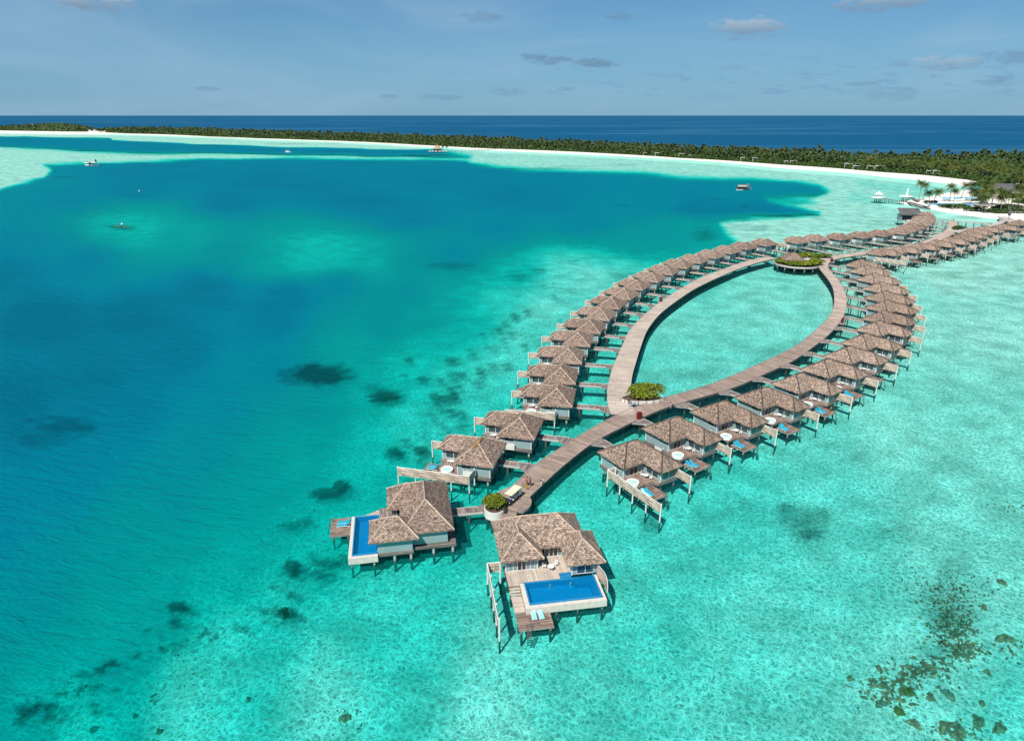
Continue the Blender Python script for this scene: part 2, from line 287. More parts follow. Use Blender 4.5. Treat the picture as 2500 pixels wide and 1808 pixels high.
REEF=[ # x, y, rx, ry, strength, fuzz : dark reef seen through the water (chart units)
(708,829,66,25,.75,.5),(655,835,50,20,.35,.6),(850,877,38,16,.85,.5),(880,872,14,11,.3,.4),(828,860,26,10,.25,.5),(756,1077,20,15,.8,.4),(725,1092,36,13,.65,.5),(700,1100,20,8,.4,.5),(675,1155,18,9,.5,.5),(645,1165,28,9,.45,.5),(646,1256,22,17,.95,.35),(652,1272,12,8,.8,.4),(730,1247,36,11,.6,.5),(700,1268,25,9,.5,.6),(690,1230,14,8,.35,.5),(765,1235,20,10,.5,.5),
(395,1345,25,12,.85,.4),(388,1380,14,16,.6,.6),(325,1395,11,6,.5,.5),(245,1470,20,9,.75,.5),(222,1482,14,8,.7,.5),(180,1496,22,9,.5,.6),(190,1520,16,8,.5,.5),(60,1575,26,16,.8,.5),(95,1560,24,10,.75,.5),(45,1600,16,12,.5,.6),(120,1590,10,8,.45,.6),(205,1560,14,9,.55,.6),(215,1575,12,9,.5,.6),(455,1400,10,6,.6,.5),(360,1438,16,6,.6,.6),(400,1430,12,6,.4,.6),(615,1352,16,9,.5,.5),(585,1352,12,8,.5,.5),(640,1358,18,13,.9,.4),(535,1390,16,9,.45,.6),(630,1380,18,8,.4,.7),(560,1347,20,6,.3,.6),
(1000,797,16,6,.55,.5),(905,797,12,5,.55,.5),(895,832,12,4,.4,.5),(935,840,20,5,.55,.6),(975,842,10,4,.5,.6),(1010,828,26,7,.5,.7),(985,880,26,8,.7,.7),(1005,877,14,9,.6,.6),(960,877,12,6,.6,.6),(1000,910,14,6,.7,.6),(1020,915,14,6,.5,.7),(875,1000,22,9,.7,.6),(860,1010,14,7,.5,.6),(885,1005,10,10,.6,.6),(932,996,17,11,.75,.5),(900,990,16,4,.3,.6),(985,945,10,6,.4,.6),(1020,945,22,7,.35,.7),(930,1020,10,5,.45,.6),
(1150,612,38,5,.5,.6),(1145,600,20,3,.4,.6),(1192,597,20,3,.55,.5),(1250,640,30,3,.35,.7),(1380,608,40,4,.4,.6),(1270,578,14,2.5,.6,.4),(1237,660,12,3,.35,.5),(1590,440,20,2,.2,.6),(1680,503,30,3.5,.5,.6),(1640,500,24,2,.25,.6),(1560,505,24,2.5,.3,.6),
(1000,590,60,9,.35,.8),(150,945,80,22,.4,.8),(90,975,60,18,.25,.8),(1560,520,28,12,.45,.8),(1650,456,14,2.5,.35,.6),(1380,455,18,2.5,.3,.6),
(262,501,32,3,.6,.6),(290,505,24,2,.3,.6),(140,393,24,1.5,.45,.4),(330,368,24,1.2,.25,.5),
(480,322,60,1.2,.35,.6),(600,332,60,.9,.35,.6),(760,335,70,1,.4,.6),(950,344.5,55,1.6,.7,.5),(1090,345,30,.9,.25,.6),(1380,364,40,1.2,.35,.6),(560,306,60,1,.25,.6),(640,318,50,.8,.4,.6),(350,342,90,.8,.3,.6),(1170,374,90,1.6,.35,.7),(1280,367,60,1,.3,.6),(1200,372,40,1,.4,.6),(900,337,40,.7,.3,.6),(730,317,30,.8,.3,.6),
(2020,1130,14,5,.0,.5),(1770,1150,60,28,.5,.9),(1740,1120,30,9,.8,1),(1790,1178,34,12,.85,1),(1820,1130,20,7,.7,1),(1980,1170,90,30,.14,1),(2090,1300,100,60,.22,.9),(1960,1290,100,50,.18,.9),(2100,1370,46,50,.34,1),(2080,1440,60,24,.34,1),(2020,1500,60,30,.25,1),(2110,1300,50,30,.3,1),(2150,480,50,4,.3,.8),(2070,470,30,5,.2,.8),(2180,535,40,4,.2,.8),(1700,770,80,7,.28,.8),(1640,700,60,6,.2,.8),(1550,740,50,8,.18,.8),(1800,650,60,5,.16,.8),(2230,610,34,4,.25,.8),(1530,830,50,16,.22,.9),(1400,740,30,10,.2,.9),(2095,605,70,5,.28,.9),(2200,770,30,6,.16,.9),(1240,1380,40,16,.4,.9),(1440,1155,30,16,.6,1),(1290,930,24,9,.5,1),(1540,1075,18,8,.3,1),(1660,1110,40,14,.25,.9),(1890,1010,60,8,.25,.9),(1400,935,40,10,.4,.8),
(1290,930,20,8,.35,.8),(1120,980,30,6,.3,.8),(1165,760,20,10,.2,.9),(1120,720,30,6,.3,.9),(1105,770,30,4,.35,.8),(2235,680,14,2,.25,.7),(1930,490,60,3,.2,.8),(2000,500,50,3,.22,.8),(1970,548,20,2,.25,.8),(2110,560,60,5,.14,.9)]
_r=random.Random(21); _pl=[(1225,640),(1150,730),(1090,810),(1000,890),(960,960),(880,1010)]; _pl2=[(760,1235),(700,1262),(600,1350),(480,1395),(340,1440),(230,1500),(120,1560),(50,1600)]
REEF=[(x,y,rx,ry,min(1,st*(1.4 if 780<y and x<1100 else 1)),fz*(.7 if x<1100 else 1)) for x,y,rx,ry,st,fz in REEF]
for _P,_n,_j in ((_pl,70,34),(_pl2,95,26)):
    for _ in range(_n):
        _i=_r.randrange(len(_P)-1); _t=_r.random(); _s=_r.uniform(2.5,9)*(1.3 if _r.random()<.2 else 1)
        _x=_P[_i][0]*(1-_t)+_P[_i+1][0]*_t+_r.gauss(0,_j); _y=_P[_i][1]*(1-_t)+_P[_i+1][1]*_t+_r.gauss(0,_j*.8)
        REEF.append((_x,_y,_s*1.3,_s*.6,_r.uniform(.35,.8),.5))
def px_of(x,y,z=0.0):
    cp,sp=cos(PITCH),sin(PITCH); dz=z-CAM_H
    w=y*cp-dz*sp; w=np.where(np.abs(w)<1e-3,1e-3,w)
    return 1250+FPX*x/w, 904-FPX*(y*sp+dz*cp)/w
def vnoise(x,y,seed=0):
    r=np.random.default_rng(seed); T=r.random((256,256))
    xi=np.floor(x).astype(int); yi=np.floor(y).astype(int); fx=x-xi; fy=y-yi; fx=fx*fx*(3-2*fx); fy=fy*fy*(3-2*fy)
    a=T[xi%256,yi%256]; b=T[(xi+1)%256,yi%256]; c=T[xi%256,(yi+1)%256]; d=T[(xi+1)%256,(yi+1)%256]
    return (a*(1-fx)+b*fx)*(1-fy)+(c*(1-fx)+d*fx)*fy
def fbm(x,y,o=4,seed=0):
    s=0; a=.5; t=0
    for i in range(o): s=s+a*vnoise(x*2**i,y*2**i,seed+i); t+=a; a*=.55
    return s/t
def poly_sd(px,py,poly):
    P=np.array(poly,float); n=len(P); ins=np.zeros(px.shape,bool); dm=np.full(px.shape,1e9)
    for i in range(n):
        ax,ay=P[i]; bx,by=P[(i+1)%n]
        ex,ey=bx-ax,by-ay; t=np.clip(((px-ax)*ex+(py-ay)*ey)/(ex*ex+ey*ey+1e-9),0,1)
        dm=np.minimum(dm,(px-ax-t*ex)**2+(py-ay-t*ey)**2)
        if ay!=by:
            c=((ay>py)!=(by>py))&(px<(bx-ax)*(py-ay)/(by-ay)+ax); ins^=c
    return np.where(ins,-1,1)*np.sqrt(dm)
# shore of the long island: front of the sand (waterline), in world metres
WATERLINE=[at(x,y) for x,y in [(-661,306),(-331,318),(0,324.5),(150,326.4),(210,326.8),(274,327.5),(367,330),(460,333.3),(547,336.2),(624,339.6),(748,343.6),(897,349.6),(1024,357.3),(1099,361.3),(1148,365.4),(1211,367.9),(1300,371.6),(1374,375),(1498,380.6),(1650,389),(1763,396.5),(1900,410),(2032,419),(2165,432),(2270,443),(2336,451),(2362,456),(2373,461)]]
def build_water():
    ys=np.concatenate([[-60000,-8000,-1500,-300,-60,0,20],34*np.exp(np.linspace(0,math.log(9000/34),620)),[12000,18000,30000,60000,150000,300000]])
    ss=np.concatenate([[-9,-4,-2.2,-1.5],np.linspace(-1.12,1.12,560),[1.5,2.2,4,9]])
    Y,Sg=np.meshgrid(ys,ss,indexing='ij'); X=Sg*(np.abs(Y)*0.80+42)
    nr,nc=Y.shape; x=X.ravel(); y=Y.ravel()
    px,py=px_of(x,np.maximum(y,30)); px=np.clip(px,-1500,4000); py=np.clip(py,281.9,2300)
    lg=np.log(np.maximum(y,20))
    wx=(fbm(x/(0.06*np.maximum(y,60))+3,lg*16,4,11)-.5); wy=(fbm(x/(0.05*np.maximum(y,60))+9,lg*18,4,21)-.5)
    dh=np.maximum(py-282,0.5); ax_=1.0
    qx=px+wx*34*np.clip(dh/300,.25,1); qy=py+wy*np.clip(dh*0.05,0.5,16)
    # inverse-distance base depth in (px, compressed py)
    def tr(a): return 420*np.log(np.maximum(a-255,8))
    cx=CH[:,0]; cy=tr(CH[:,1]); D=np.zeros(len(x)); yy=tr(qy)
    for i in range(0,len(x),60000):
        s=slice(i,i+60000); d2=(qx[s,None]-cx)**2*0.55+(yy[s,None]-cy)**2*1.6+1600
        w=d2**-1.9; D[s]=(w*CH[:,2]).sum(1)/w.sum(1)
    for poly,dep,bl in AREAS:
        P=[(a*K,b*K) for a,b in poly]; b=bl*K
        mx=px+wx*30*np.clip(dh/200,.2,1); my=py+wy*np.clip(dh*.07,.5,14)
        sdv=poly_sd(mx,my,P); t=np.clip(0.5-sdv/(2*b),0,1); t=t*t*(3-2*t); D=D*(1-t)+dep*t
    # large soft patches
    D=D+(fbm(x/40+1,y/40,5,31)-.5)*0.05*np.clip((D-.12)*8,0,1)*(D<.95)
    # ocean beyond the island
    wl=np.array([(p.x,p.y) for p in WATERLINE]); o=np.argsort(wl[:,0])
    yb=np.interp(x,wl[o,0],wl[o,1]+np.where(wl[o,0]<-1500,40,90))
    oc=np.clip((y-yb)/60,0,1)*((x<440)|(y>900)); D=np.maximum(D*(1-oc)+oc,oc)
    oc2=((x>=440)&(y>800))*1.0; D=np.maximum(D,oc2)
    # reef darkness
    Rf=np.zeros(len(x)); k=0
    for X0,Y0,rx,ry,st,fz in REEF:
        a,b=X0*K,Y0*K; rx*=K*1.05; ry*=K*1.05; k+=1
        msk=(np.abs(px-a)<rx*2.2)&(np.abs(py-b)<ry*2.4)
        if not msk.any() or st==0: continue
        xx=x[msk]; yv=y[msk]; sc=max(rx*np.median(yv)/1600*0.35,0.6)
        n=fbm(xx/sc+k*7,yv/sc*1.0,6,40+k)-.5; n=n+(fbm(xx/.9,yv/.9,3,k)-.5)*.5*(ry<22*K)
        r=np.sqrt(((px[msk]-a)/rx)**2+((py[msk]-b)/ry)**2)+n*1.1*(0.5+fz)
        t=np.clip((1.15-r)/(0.25+fz*0.6),0,1); Rf[msk]=np.maximum(Rf[msk],st*t)
    me=bpy.data.meshes.new('water'); idx=np.arange(nr*nc).reshape(nr,nc)
    q=np.stack([idx[:-1,:-1],idx[:-1,1:],idx[1:,1:],idx[1:,:-1]],-1).reshape(-1,4)
    me.vertices.add(nr*nc); me.vertices.foreach_set('co',np.stack([x,y,np.zeros_like(x)],1).ravel().astype(np.float32))
    me.loops.add(q.size); me.loops.foreach_set('vertex_index',q.ravel().astype(np.int32))
    me.polygons.add(len(q)); me.polygons.foreach_set('loop_start',(np.arange(len(q))*4).astype(np.int32))
    me.update(calc_edges=True)
    for nm,arr in (('depth',D),('reef',Rf)):
        a=me.attributes.new(nm,'FLOAT','POINT'); a.data.foreach_set('value',arr.astype(np.float32))
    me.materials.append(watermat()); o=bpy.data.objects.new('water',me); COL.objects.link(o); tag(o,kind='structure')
def watermat():
    m=bpy.data.materials.new('lagoon_water'); m.use_nodes=True; nt=m.node_tree; nt.nodes.clear(); g=N(nt)
    out=g.add('ShaderNodeOutputMaterial')
    D=g.add('ShaderNodeAttribute',attribute_name='depth').outputs['Fac']; Rf=g.add('ShaderNodeAttribute',attribute_name='reef').outputs['Fac']
    geo=g.add('ShaderNodeNewGeometry'); P=geo.outputs['Position']
    dist=g.add('ShaderNodeVectorMath',operation='LENGTH'); g.link(P,dist.inputs[0]); dist=dist.outputs['Value']
    # waves
    rot=g.add('ShaderNodeMapping'); g.link(P,rot.inputs[0]); rot.inputs['Rotation'].default_value=(0,0,R(14))
    w1=g.noise(g.scalev(rot.outputs[0],(0.16,0.62,1)),1.0,5,0.62,0.7); w2=g.noise(g.scalev(rot.outputs[0],(0.9,1.9,1)),1.0,3,0.6,0.4)
    w3=g.noise(g.scalev(rot.outputs[0],(0.02,0.07,1)),1.0,4,0.55,0.5)
    h=g.m('ADD',g.m('MULTIPLY',w1,0.8),g.m('MULTIPLY',w2,0.25))
    bp=g.add('ShaderNodeBump'); bp.inputs['Strength'].default_value=0.8; bp.inputs['Distance'].default_value=0.9; g.link(h,bp.inputs['Height']); nrm=bp.outputs[0]
    # ripples shift the apparent depth a little
    Dw=g.m('ADD',D,g.m('MULTIPLY',g.m('SUBTRACT',w1,0.5),0.085)); Dw=g.m('ADD',Dw,g.m('MULTIPLY',g.m('SUBTRACT',w3,0.5),0.05))
    Dw=g.m('MINIMUM',Dw,g.mapr(D,0.9,1.0,0.93,1.0)); 
    tint=g.ramp(Dw,[(0,(.94,.97,.91)),(.1,(.74,.96,.92)),(.2,(.62,.935,.895)),(.3,(.45,.905,.868)),(.38,(.27,.89,.85)),(.48,(.08,.86,.81)),(.65,(.0,.74,.76)),(.82,(.0,.5,.6)),(1,(0,.2,.4))])
    scat=g.ramp(Dw,[(0,(.5,.7,.6)),(.2,(.12,.50,.44)),(.3,(.05,.46,.40)),(.45,(.0,.38,.34)),(.56,(.0,.28,.27)),(.68,(.0,.205,.235)),(.77,(.0,.155,.23)),(.85,(.0,.108,.172)),(.92,(.0,.102,.175)),(.955,(.002,.078,.165)),(1,(.006,.082,.178))])
    M=g.ramp(Dw,[(0,0.0),(.12,.02),(.3,.025),(.4,.09),(.5,.36),(.6,.68),(.72,.90),(.82,1.0)])
    # ocean streaks
    st=g.noise(g.scalev(P,(0.0005,0.0016,1)),1.0,6,0.62,1.8); stm=g.m('MULTIPLY',g.mapr(st,0.47,0.66,0,0.55,True),g.mapr(D,0.95,1.0,0,1))
    scat=g.mix(stm,scat,(.045,.16,.28))
    dark=g.mix(Rf,(1,1,1),(0.05,0.32,0.34)); scat=g.mix(1.0,scat,dark,'MULTIPLY')
    tdark=g.mix(Rf,(1,1,1),(0.26,0.36,0.34)); tint=g.mix(1.0,tint,tdark,'MULTIPLY')
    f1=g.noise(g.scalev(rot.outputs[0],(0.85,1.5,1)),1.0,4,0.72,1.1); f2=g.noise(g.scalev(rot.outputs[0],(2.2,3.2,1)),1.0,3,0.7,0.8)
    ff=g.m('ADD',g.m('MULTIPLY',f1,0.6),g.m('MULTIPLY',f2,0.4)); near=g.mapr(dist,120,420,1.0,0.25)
    fm=g.mix(near,(0.90,0.97,0.97),g.ramp(ff,[(.36,(.58,.80,.82)),(.47,(.80,.93,.94)),(.56,(1,1,1))])); tint=g.mix(1.0,tint,fm,'MULTIPLY')  # caustic and wavelet light painted into the water tint, stronger nearby
    tr=g.add('ShaderNodeBsdfTransparent'); g.link(tint,tr.inputs[0]); df=g.add('ShaderNodeBsdfDiffuse'); g.link(scat,df.inputs[0]); g.link(nrm,df.inputs['Normal'])
    mx=g.add('ShaderNodeMixShader'); g.link(M,mx.inputs[0]); g.link(tr.outputs[0],mx.inputs[1]); g.link(df.outputs[0],mx.inputs[2])
    gl=g.add('ShaderNodeBsdfGlossy'); gl.inputs['Roughness'].default_value=0.18; g.link(nrm,gl.inputs['Normal'])
    fr=g.add('ShaderNodeFresnel'); fr.inputs[0].default_value=1.33; g.link(nrm,fr.inputs['Normal'])
    frc=g.m('MULTIPLY',g.m('MINIMUM',fr.outputs[0],0.30),0.13)
    mg=g.add('ShaderNodeMixShader'); g.link(frc,mg.inputs[0]); g.link(mx.outputs[0],mg.inputs[1]); g.link(gl.outputs[0],mg.inputs[2]); g.link(mg.outputs[0],out.inputs[0])
    return m
def seabedmat():
    m=bpy.data.materials.new('sea_bed'); m.use_nodes=True; g=N(m.node_tree); b=m.node_tree.nodes['Principled BSDF']
    geo=g.add('ShaderNodeNewGeometry'); P=geo.outputs['Position']
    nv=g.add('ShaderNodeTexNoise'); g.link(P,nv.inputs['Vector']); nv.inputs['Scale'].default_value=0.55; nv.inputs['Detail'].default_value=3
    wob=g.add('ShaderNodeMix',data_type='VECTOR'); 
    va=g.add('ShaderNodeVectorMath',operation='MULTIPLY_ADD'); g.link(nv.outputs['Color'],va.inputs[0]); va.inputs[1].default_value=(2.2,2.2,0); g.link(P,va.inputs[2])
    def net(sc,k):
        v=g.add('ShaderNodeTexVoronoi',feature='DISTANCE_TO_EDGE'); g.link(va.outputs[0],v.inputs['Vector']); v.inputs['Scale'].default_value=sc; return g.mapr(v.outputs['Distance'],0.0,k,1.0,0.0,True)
    n1=net(1.05,0.16); n2=net(1.9,0.2)  # bright mesh imitates caustic light, painted into the bed colour
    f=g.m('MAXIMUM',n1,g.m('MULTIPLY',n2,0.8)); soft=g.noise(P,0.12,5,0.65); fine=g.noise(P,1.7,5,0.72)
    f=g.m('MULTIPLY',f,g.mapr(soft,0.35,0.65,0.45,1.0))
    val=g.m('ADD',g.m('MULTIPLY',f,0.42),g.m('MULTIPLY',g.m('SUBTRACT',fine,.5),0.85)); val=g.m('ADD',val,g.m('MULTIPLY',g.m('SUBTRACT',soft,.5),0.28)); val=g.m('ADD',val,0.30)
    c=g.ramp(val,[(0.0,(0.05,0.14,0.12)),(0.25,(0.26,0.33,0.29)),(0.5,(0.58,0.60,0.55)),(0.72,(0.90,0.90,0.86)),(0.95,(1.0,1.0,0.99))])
    g.link(c,b.inputs['Base Color']); b.inputs['Roughness'].default_value=1; b.inputs['Specular IOR Level'].default_value=0
    MT['sea_bed']=m
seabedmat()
ZB=-1.7
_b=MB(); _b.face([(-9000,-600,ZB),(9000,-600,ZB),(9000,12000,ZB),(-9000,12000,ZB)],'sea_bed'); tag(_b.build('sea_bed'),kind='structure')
build_water()
# coral heads
def coral_mesh(seed,mt):
    r=random.Random(seed); b=MB(); n=18; rings=5
    ph=[r.uniform(0,6.28) for _ in range(6)]
    def rad(t): return 1+0.26*sin(2*t+ph[0])+0.18*sin(3*t+ph[1])+0.14*sin(5*t+ph[2])+0.12*sin(8*t+ph[3])
    G=[]
    for i in range(rings+1):
        f=i/rings; row=[]
        for k in range(n):
            t=2*pi*k/n; q=rad(t)*(1-f)**0.55 if i<rings else 0.02
            row.append((q*cos(t)*(1+.05*r.uniform(-1,1)),q*sin(t)*(1+.05*r.uniform(-1,1)),-0.05+sin(f*pi/2)*(1+.22*r.uniform(-1,1))))
        G.append(row)
    for i in range(rings):
        for k in range(n): b.face([G[i][k],G[i][(k+1)%n],G[i+1][(k+1)%n],G[i+1][k]],mt)
    b.face(G[-1],mt); return b
CORM=[coral_mesh(i,'coral') for i in range(4)]
def coral(px,py,rx,ry,label,mt='coral',seed=0,rz=0,h=0.9):
    b=coral_mesh(seed,mt); o=b.build('coral_head'); p=at(px,py,ZB+.2); d=hypot(p.x,p.y)
    mppx=(p.y*cos(PITCH)+(CAM_H)*sin(PITCH))/FPX
    o.location=(p.x,p.y,ZB-0.02); o.scale=(rx*mppx*.88,ry*mppx*1.25,h*.62); o.rotation_euler=(0,0,rz)
    tag(o,label,'coral','coral heads on the sea bed'); return o
def c2(x,y): return 1600+x/2.52,1200+y/2.52
def c1(x,y): return x/2.52,1300+y/2.52
for i,(x,y,rx,ry,l,mt) in enumerate([
 (*c2(2150,898),24,12,'large brown coral head near the right edge, widest of those lying alone','coral'),
 (*c2(2022,708),9,7,'small round dark coral head above the large lone one near the right edge','coral'),
 (*c2(2010,1298),8,6,'small black round coral head on open sand low at the right','coral'),
 (*c2(2045,1108),9,6,'small oval coral head alone on pale sand, right of the reef','coral'),
 (*c2(2132,553),12,8,'oval grey coral head alone, highest of the lone ones at right','coral'),
 (*c2(1555,1225),15,11,'yellow ochre coral head amid the dark ones at lower right','coralyellow'),
 (*c2(1695,1258),14,9,'dark coral head just right of the yellow ochre one','coral'),
 (*c2(1805,1243),17,12,'pale grey round coral head right of the yellow ochre one','coralpale'),
 (*c2(1402,1185),14,9,'dark coral head left of the yellow ochre one','coral'),
 (*c2(1340,1165),12,9,'small dark coral head at the left of the lower right reef','coral'),
 (*c2(1500,1345),10,14,'olive coral head below the yellow ochre one','coralyellow'),
 (*c2(1593,1420),15,13,'round olive brown coral head with a dark rim near the bottom right','coral'),
 (*c2(2120,1448),19,12,'large brown coral head, lowest at the right side of the picture','coral'),
 (*c2(1990,1408),24,13,'broad coral clump beside the lowest one at right','coral'),
 (*c2(1865,1450),22,13,'brown coral clump at the bottom, left of the broad one','coral'),
 (*c2(1780,1440),24,12,'dark ragged coral clump at the bottom edge','coral'),
 (*c2(1860,1500),22,10,'olive coral clump touching the bottom edge at right','coral'),
 (*c2(1195,1143),9,5,'lone small coral head leftmost of the lower right reef','coral'),
 (*c2(1375,1083),9,6,'little coral head above the lower right reef','coral'),
 (*c2(1385,1300),15,9,'grey coral head at the lower left of the reef','coralpale'),
 (*c1(1740,490),19,15,'brown mottled coral head in shallow water left of the near pool villa','coral'),
 (*c1(575,1208),10,7,'little rusty coral rock near the bottom left','coralyellow'),
 (*c1(978,1218),7,6,'little black coral rock at the bottom left','coral'),
 (*c1(2120,1135),14,11,'dark coral patch of rocks at the bottom, left of centre','coral'),
 (*c1(1525,1022),6,5,'small olive coral rock in the pale shallows lower left','coral'),
 (*c1(830,1125),6,3,'tiny rust coloured coral rock at the lower left','coralyellow')]):
    coral(x,y,rx,ry,l,mt,i+3,i*1.3)
def coral_rubble():
    b=MB(); r=random.Random(3)
    def clump(px,py,s,h):
        p=at(px,py,ZB); m=(p.y*cos(PITCH)+CAM_H*sin(PITCH))/FPX; c=CORM[r.randrange(4)]; a=r.uniform(0,6.28); s*=.72; h*=.6; i0=len(b.v)
        sx=s*m*r.uniform(.7,1.5); sy=s*m*r.uniform(.7,1.3)
        for v in c.v:
            X=v[0]*sx; Y=v[1]*sy; b.v.append((p.x+X*cos(a)-Y*sin(a),p.y+X*sin(a)+Y*cos(a),ZB-.03+v[2]*h))
        mi=b.mid('coral')
        for f,u in zip(c.f,c.uv): b.f.append(tuple(q+i0 for q in f)); b.mi.append(mi); b.uv.append(u)
    def cloud(x,y,sx,sy,n,s0,s1):
        for _ in range(n): clump(r.gauss(x,sx),r.gauss(y,sy),r.uniform(s0,s1),r.uniform(.15,.55))
    cloud(*c2(1820,690),34,34,190,1.2,5); cloud(*c2(1830,850),30,26,240,1.5,6); cloud(*c2(1890,980),28,10,90,2,8); cloud(*c2(1680,1080),40,12,110,2,8.5); cloud(*c2(1480,1180),50,16,90,2,8.5); cloud(*c2(1440,1260),36,18,70,2,8); cloud(*c2(1780,600),60,24,60,1,4)
    cloud(*c2(1850,1480),50,14,40,2,6); cloud(*c2(2180,980),30,14,25,2,5); cloud(*c2(2200,90),26,10,20,1.5,5); cloud(*c2(2000,600),60,30,16,1,3.5)
    cloud(*c1(150,1090),26,16,30,2,6); cloud(*c1(520,960),20,10,14,2,5); cloud(*c1(920,1030),18,10,14,1.5,4); cloud(*c1(1240,900),110,30,20,.8,2.2); cloud(*c1(2150,1180),40,30,26,1.2,3)
    
    o=b.build('coral_rubble'); tag(o,'scattered dark coral rubble on the pale sea bed','coral',kind='stuff')
coral_rubble()
# ---------------------------------------------------------------- boardwalks
def cr(pts,n=8):
    P=[Vector((p[0],p[1],0)) for p in pts]; out=[]
    for i in range(len(P)-1):
        a=P[max(i-1,0)]; b=P[i]; c=P[i+1]; d=P[min(i+2,len(P)-1)]
        for k in range(n):
            t=k/n; out.append(0.5*((2*b)+(c-a)*t+(2*a-5*b+4*c-d)*t*t+(3*b-3*c+d-a)*t**3))
    out.append(P[-1]); return out
def resample(P,n):
    L=[0]
    for i in range(1,len(P)): L.append(L[-1]+(P[i]-P[i-1]).length)
    out=[]; j=0
    for k in range(n):
        s=L[-1]*k/(n-1)
        while j<len(L)-2 and L[j+1]<s: j+=1
        t=(s-L[j])/max(L[j+1]-L[j],1e-6); out.append(P[j].lerp(P[j+1],min(1,t)))
    return out,L[-1]
ZW=2.0
def ribbon(left,right,mt,label,dz=0.0,stilt_every=4.6,rim='edge',maxst=96):
    """a plank walk between two surveyed edges"""
    A=cr([at(*p,ZW) for p in left]); B=cr([at(*p,ZW) for p in right]); ln=max(resample(A,2)[1],resample(B,2)[1]); n=int(ln/1.6)+2
    A,_=resample(A,n); B,_=resample(B,n)
    # smooth the mid line and the width
    mid=[(a+b)/2 for a,b in zip(A,B)]; w=[(a-b).length for a,b in zip(A,B)]
    for _ in range(8):
        mid=[mid[0]]+[(mid[i-1]+mid[i]*2+mid[i+1])/4 for i in range(1,n-1)]+[mid[-1]]
        w=[w[0]]+[(w[i-1]+w[i]*2+w[i+1])/4 for i in range(1,n-1)]+[w[-1]]
    z=ZW+dz; root=empty('boardwalk',tuple(mid[0]),kind='structure'); root['label']=label
    top=MB(); rims=[MB(),MB()]; s=0; E=[[],[]]
    for i in range(n):
        t=(mid[min(i+1,n-1)]-mid[max(i-1,0)]).normalized(); nn=Vector((-t.y,t.x,0)); W=min(max(w[i],3.6),5.0)
        E[0].append(mid[i]+nn*W/2-mid[0]); E[1].append(mid[i]-nn*W/2-mid[0])
    L=0
    for i in range(n-1):
        d=(mid[i+1]-mid[i]).length; a,b,c,e=E[0][i],E[1][i],E[1][i+1],E[0][i+1]
        top.face([(e.x,e.y,z),(a.x,a.y,z),(b.x,b.y,z),(c.x,c.y,z)],mt,[(4.4,L+d),(4.4,L),(0,L),(0,L+d)])
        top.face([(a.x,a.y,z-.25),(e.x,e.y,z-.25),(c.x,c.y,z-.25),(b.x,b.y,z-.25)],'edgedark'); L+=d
        for k,sg in ((0,1),(1,-1)):
            p,q=E[k][i],E[k][i+1]; o1=(p-(E[1-k][i])).normalized()*.16; o2=(q-(E[1-k][i+1])).normalized()*.16
            r=rims[k]
            quad=[(p,o1),(q,o2)]
            z0,z1=z-.42,z+.07
            r.face([(p.x,p.y,z1),(q.x,q.y,z1),(q.x+o2.x,q.y+o2.y,z1),(p.x+o1.x,p.y+o1.y,z1)],rim)
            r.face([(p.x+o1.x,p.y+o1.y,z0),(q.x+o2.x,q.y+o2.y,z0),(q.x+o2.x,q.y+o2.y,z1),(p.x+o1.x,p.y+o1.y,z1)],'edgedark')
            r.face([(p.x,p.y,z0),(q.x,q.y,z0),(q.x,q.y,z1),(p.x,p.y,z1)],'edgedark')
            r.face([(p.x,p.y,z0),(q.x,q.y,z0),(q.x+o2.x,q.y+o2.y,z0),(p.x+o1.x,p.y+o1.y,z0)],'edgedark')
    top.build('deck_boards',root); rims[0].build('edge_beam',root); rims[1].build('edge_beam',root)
    k=0; step=max(2,int(stilt_every/1.6)); cnt=0; bm=MB()
    for i in range(1,n-1,step):
        a=E[0][i]; b=E[1][i]; d=(b-a)
        bm.tube([(a+d*.04)+Vector((0,0,z-.42)),(b-d*.04)+Vector((0,0,z-.42))],.13,'edgedark',4)
        for f in (.08,.92):
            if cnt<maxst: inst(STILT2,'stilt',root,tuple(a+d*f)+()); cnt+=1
    bm.build('cross_beam',root)
    return [m for m in mid],[e+mid[0] for e in E[0]],[e+mid[0] for e in E[1]]
def stilt_mesh(nm,z1,r,mt='stilt',low='algae'):
    b=MB(); b.tube([(0,0,ZB-.1),(0,0,0.35)],r,low,8); b.tube([(0,0,0.35),(0,0,z1)],r,mt,8); o=b.build(nm); me=o.data; bpy.data.objects.remove(o); return me
STILT2=stilt_mesh('stilt',ZW-.3,.17,'stiltdark'); STILT=stilt_mesh('stilt',1.6,.20); STILTL=stilt_mesh('stilt',0.95,.16); FPOST=stilt_mesh('fence_post',3.85,.13,'whitewall')
mainL=[(1213,1224),(1215,1212),(1222,1203),(1258,1186),(1304,1133),(1350,1107),(1411,1065.3),(1495,1017.8),(1550,993),(1603,977.5),(1650,964.6),(1744.8,934.9),(1841.8,894),(1934.4,850),(1975,820),(1997,801.2),(2028,768.3),(2037,742),(2036,709.7),(2026.2,686),(2008,664),(1995.5,646),(1998,634.8),(2020.7,627.4),(2064.6,620),(2101,615.5),(2160,606),(2222.3,596),(2270,583.2),(2300,570.5),(2315.5,555),(2318.5,541)]
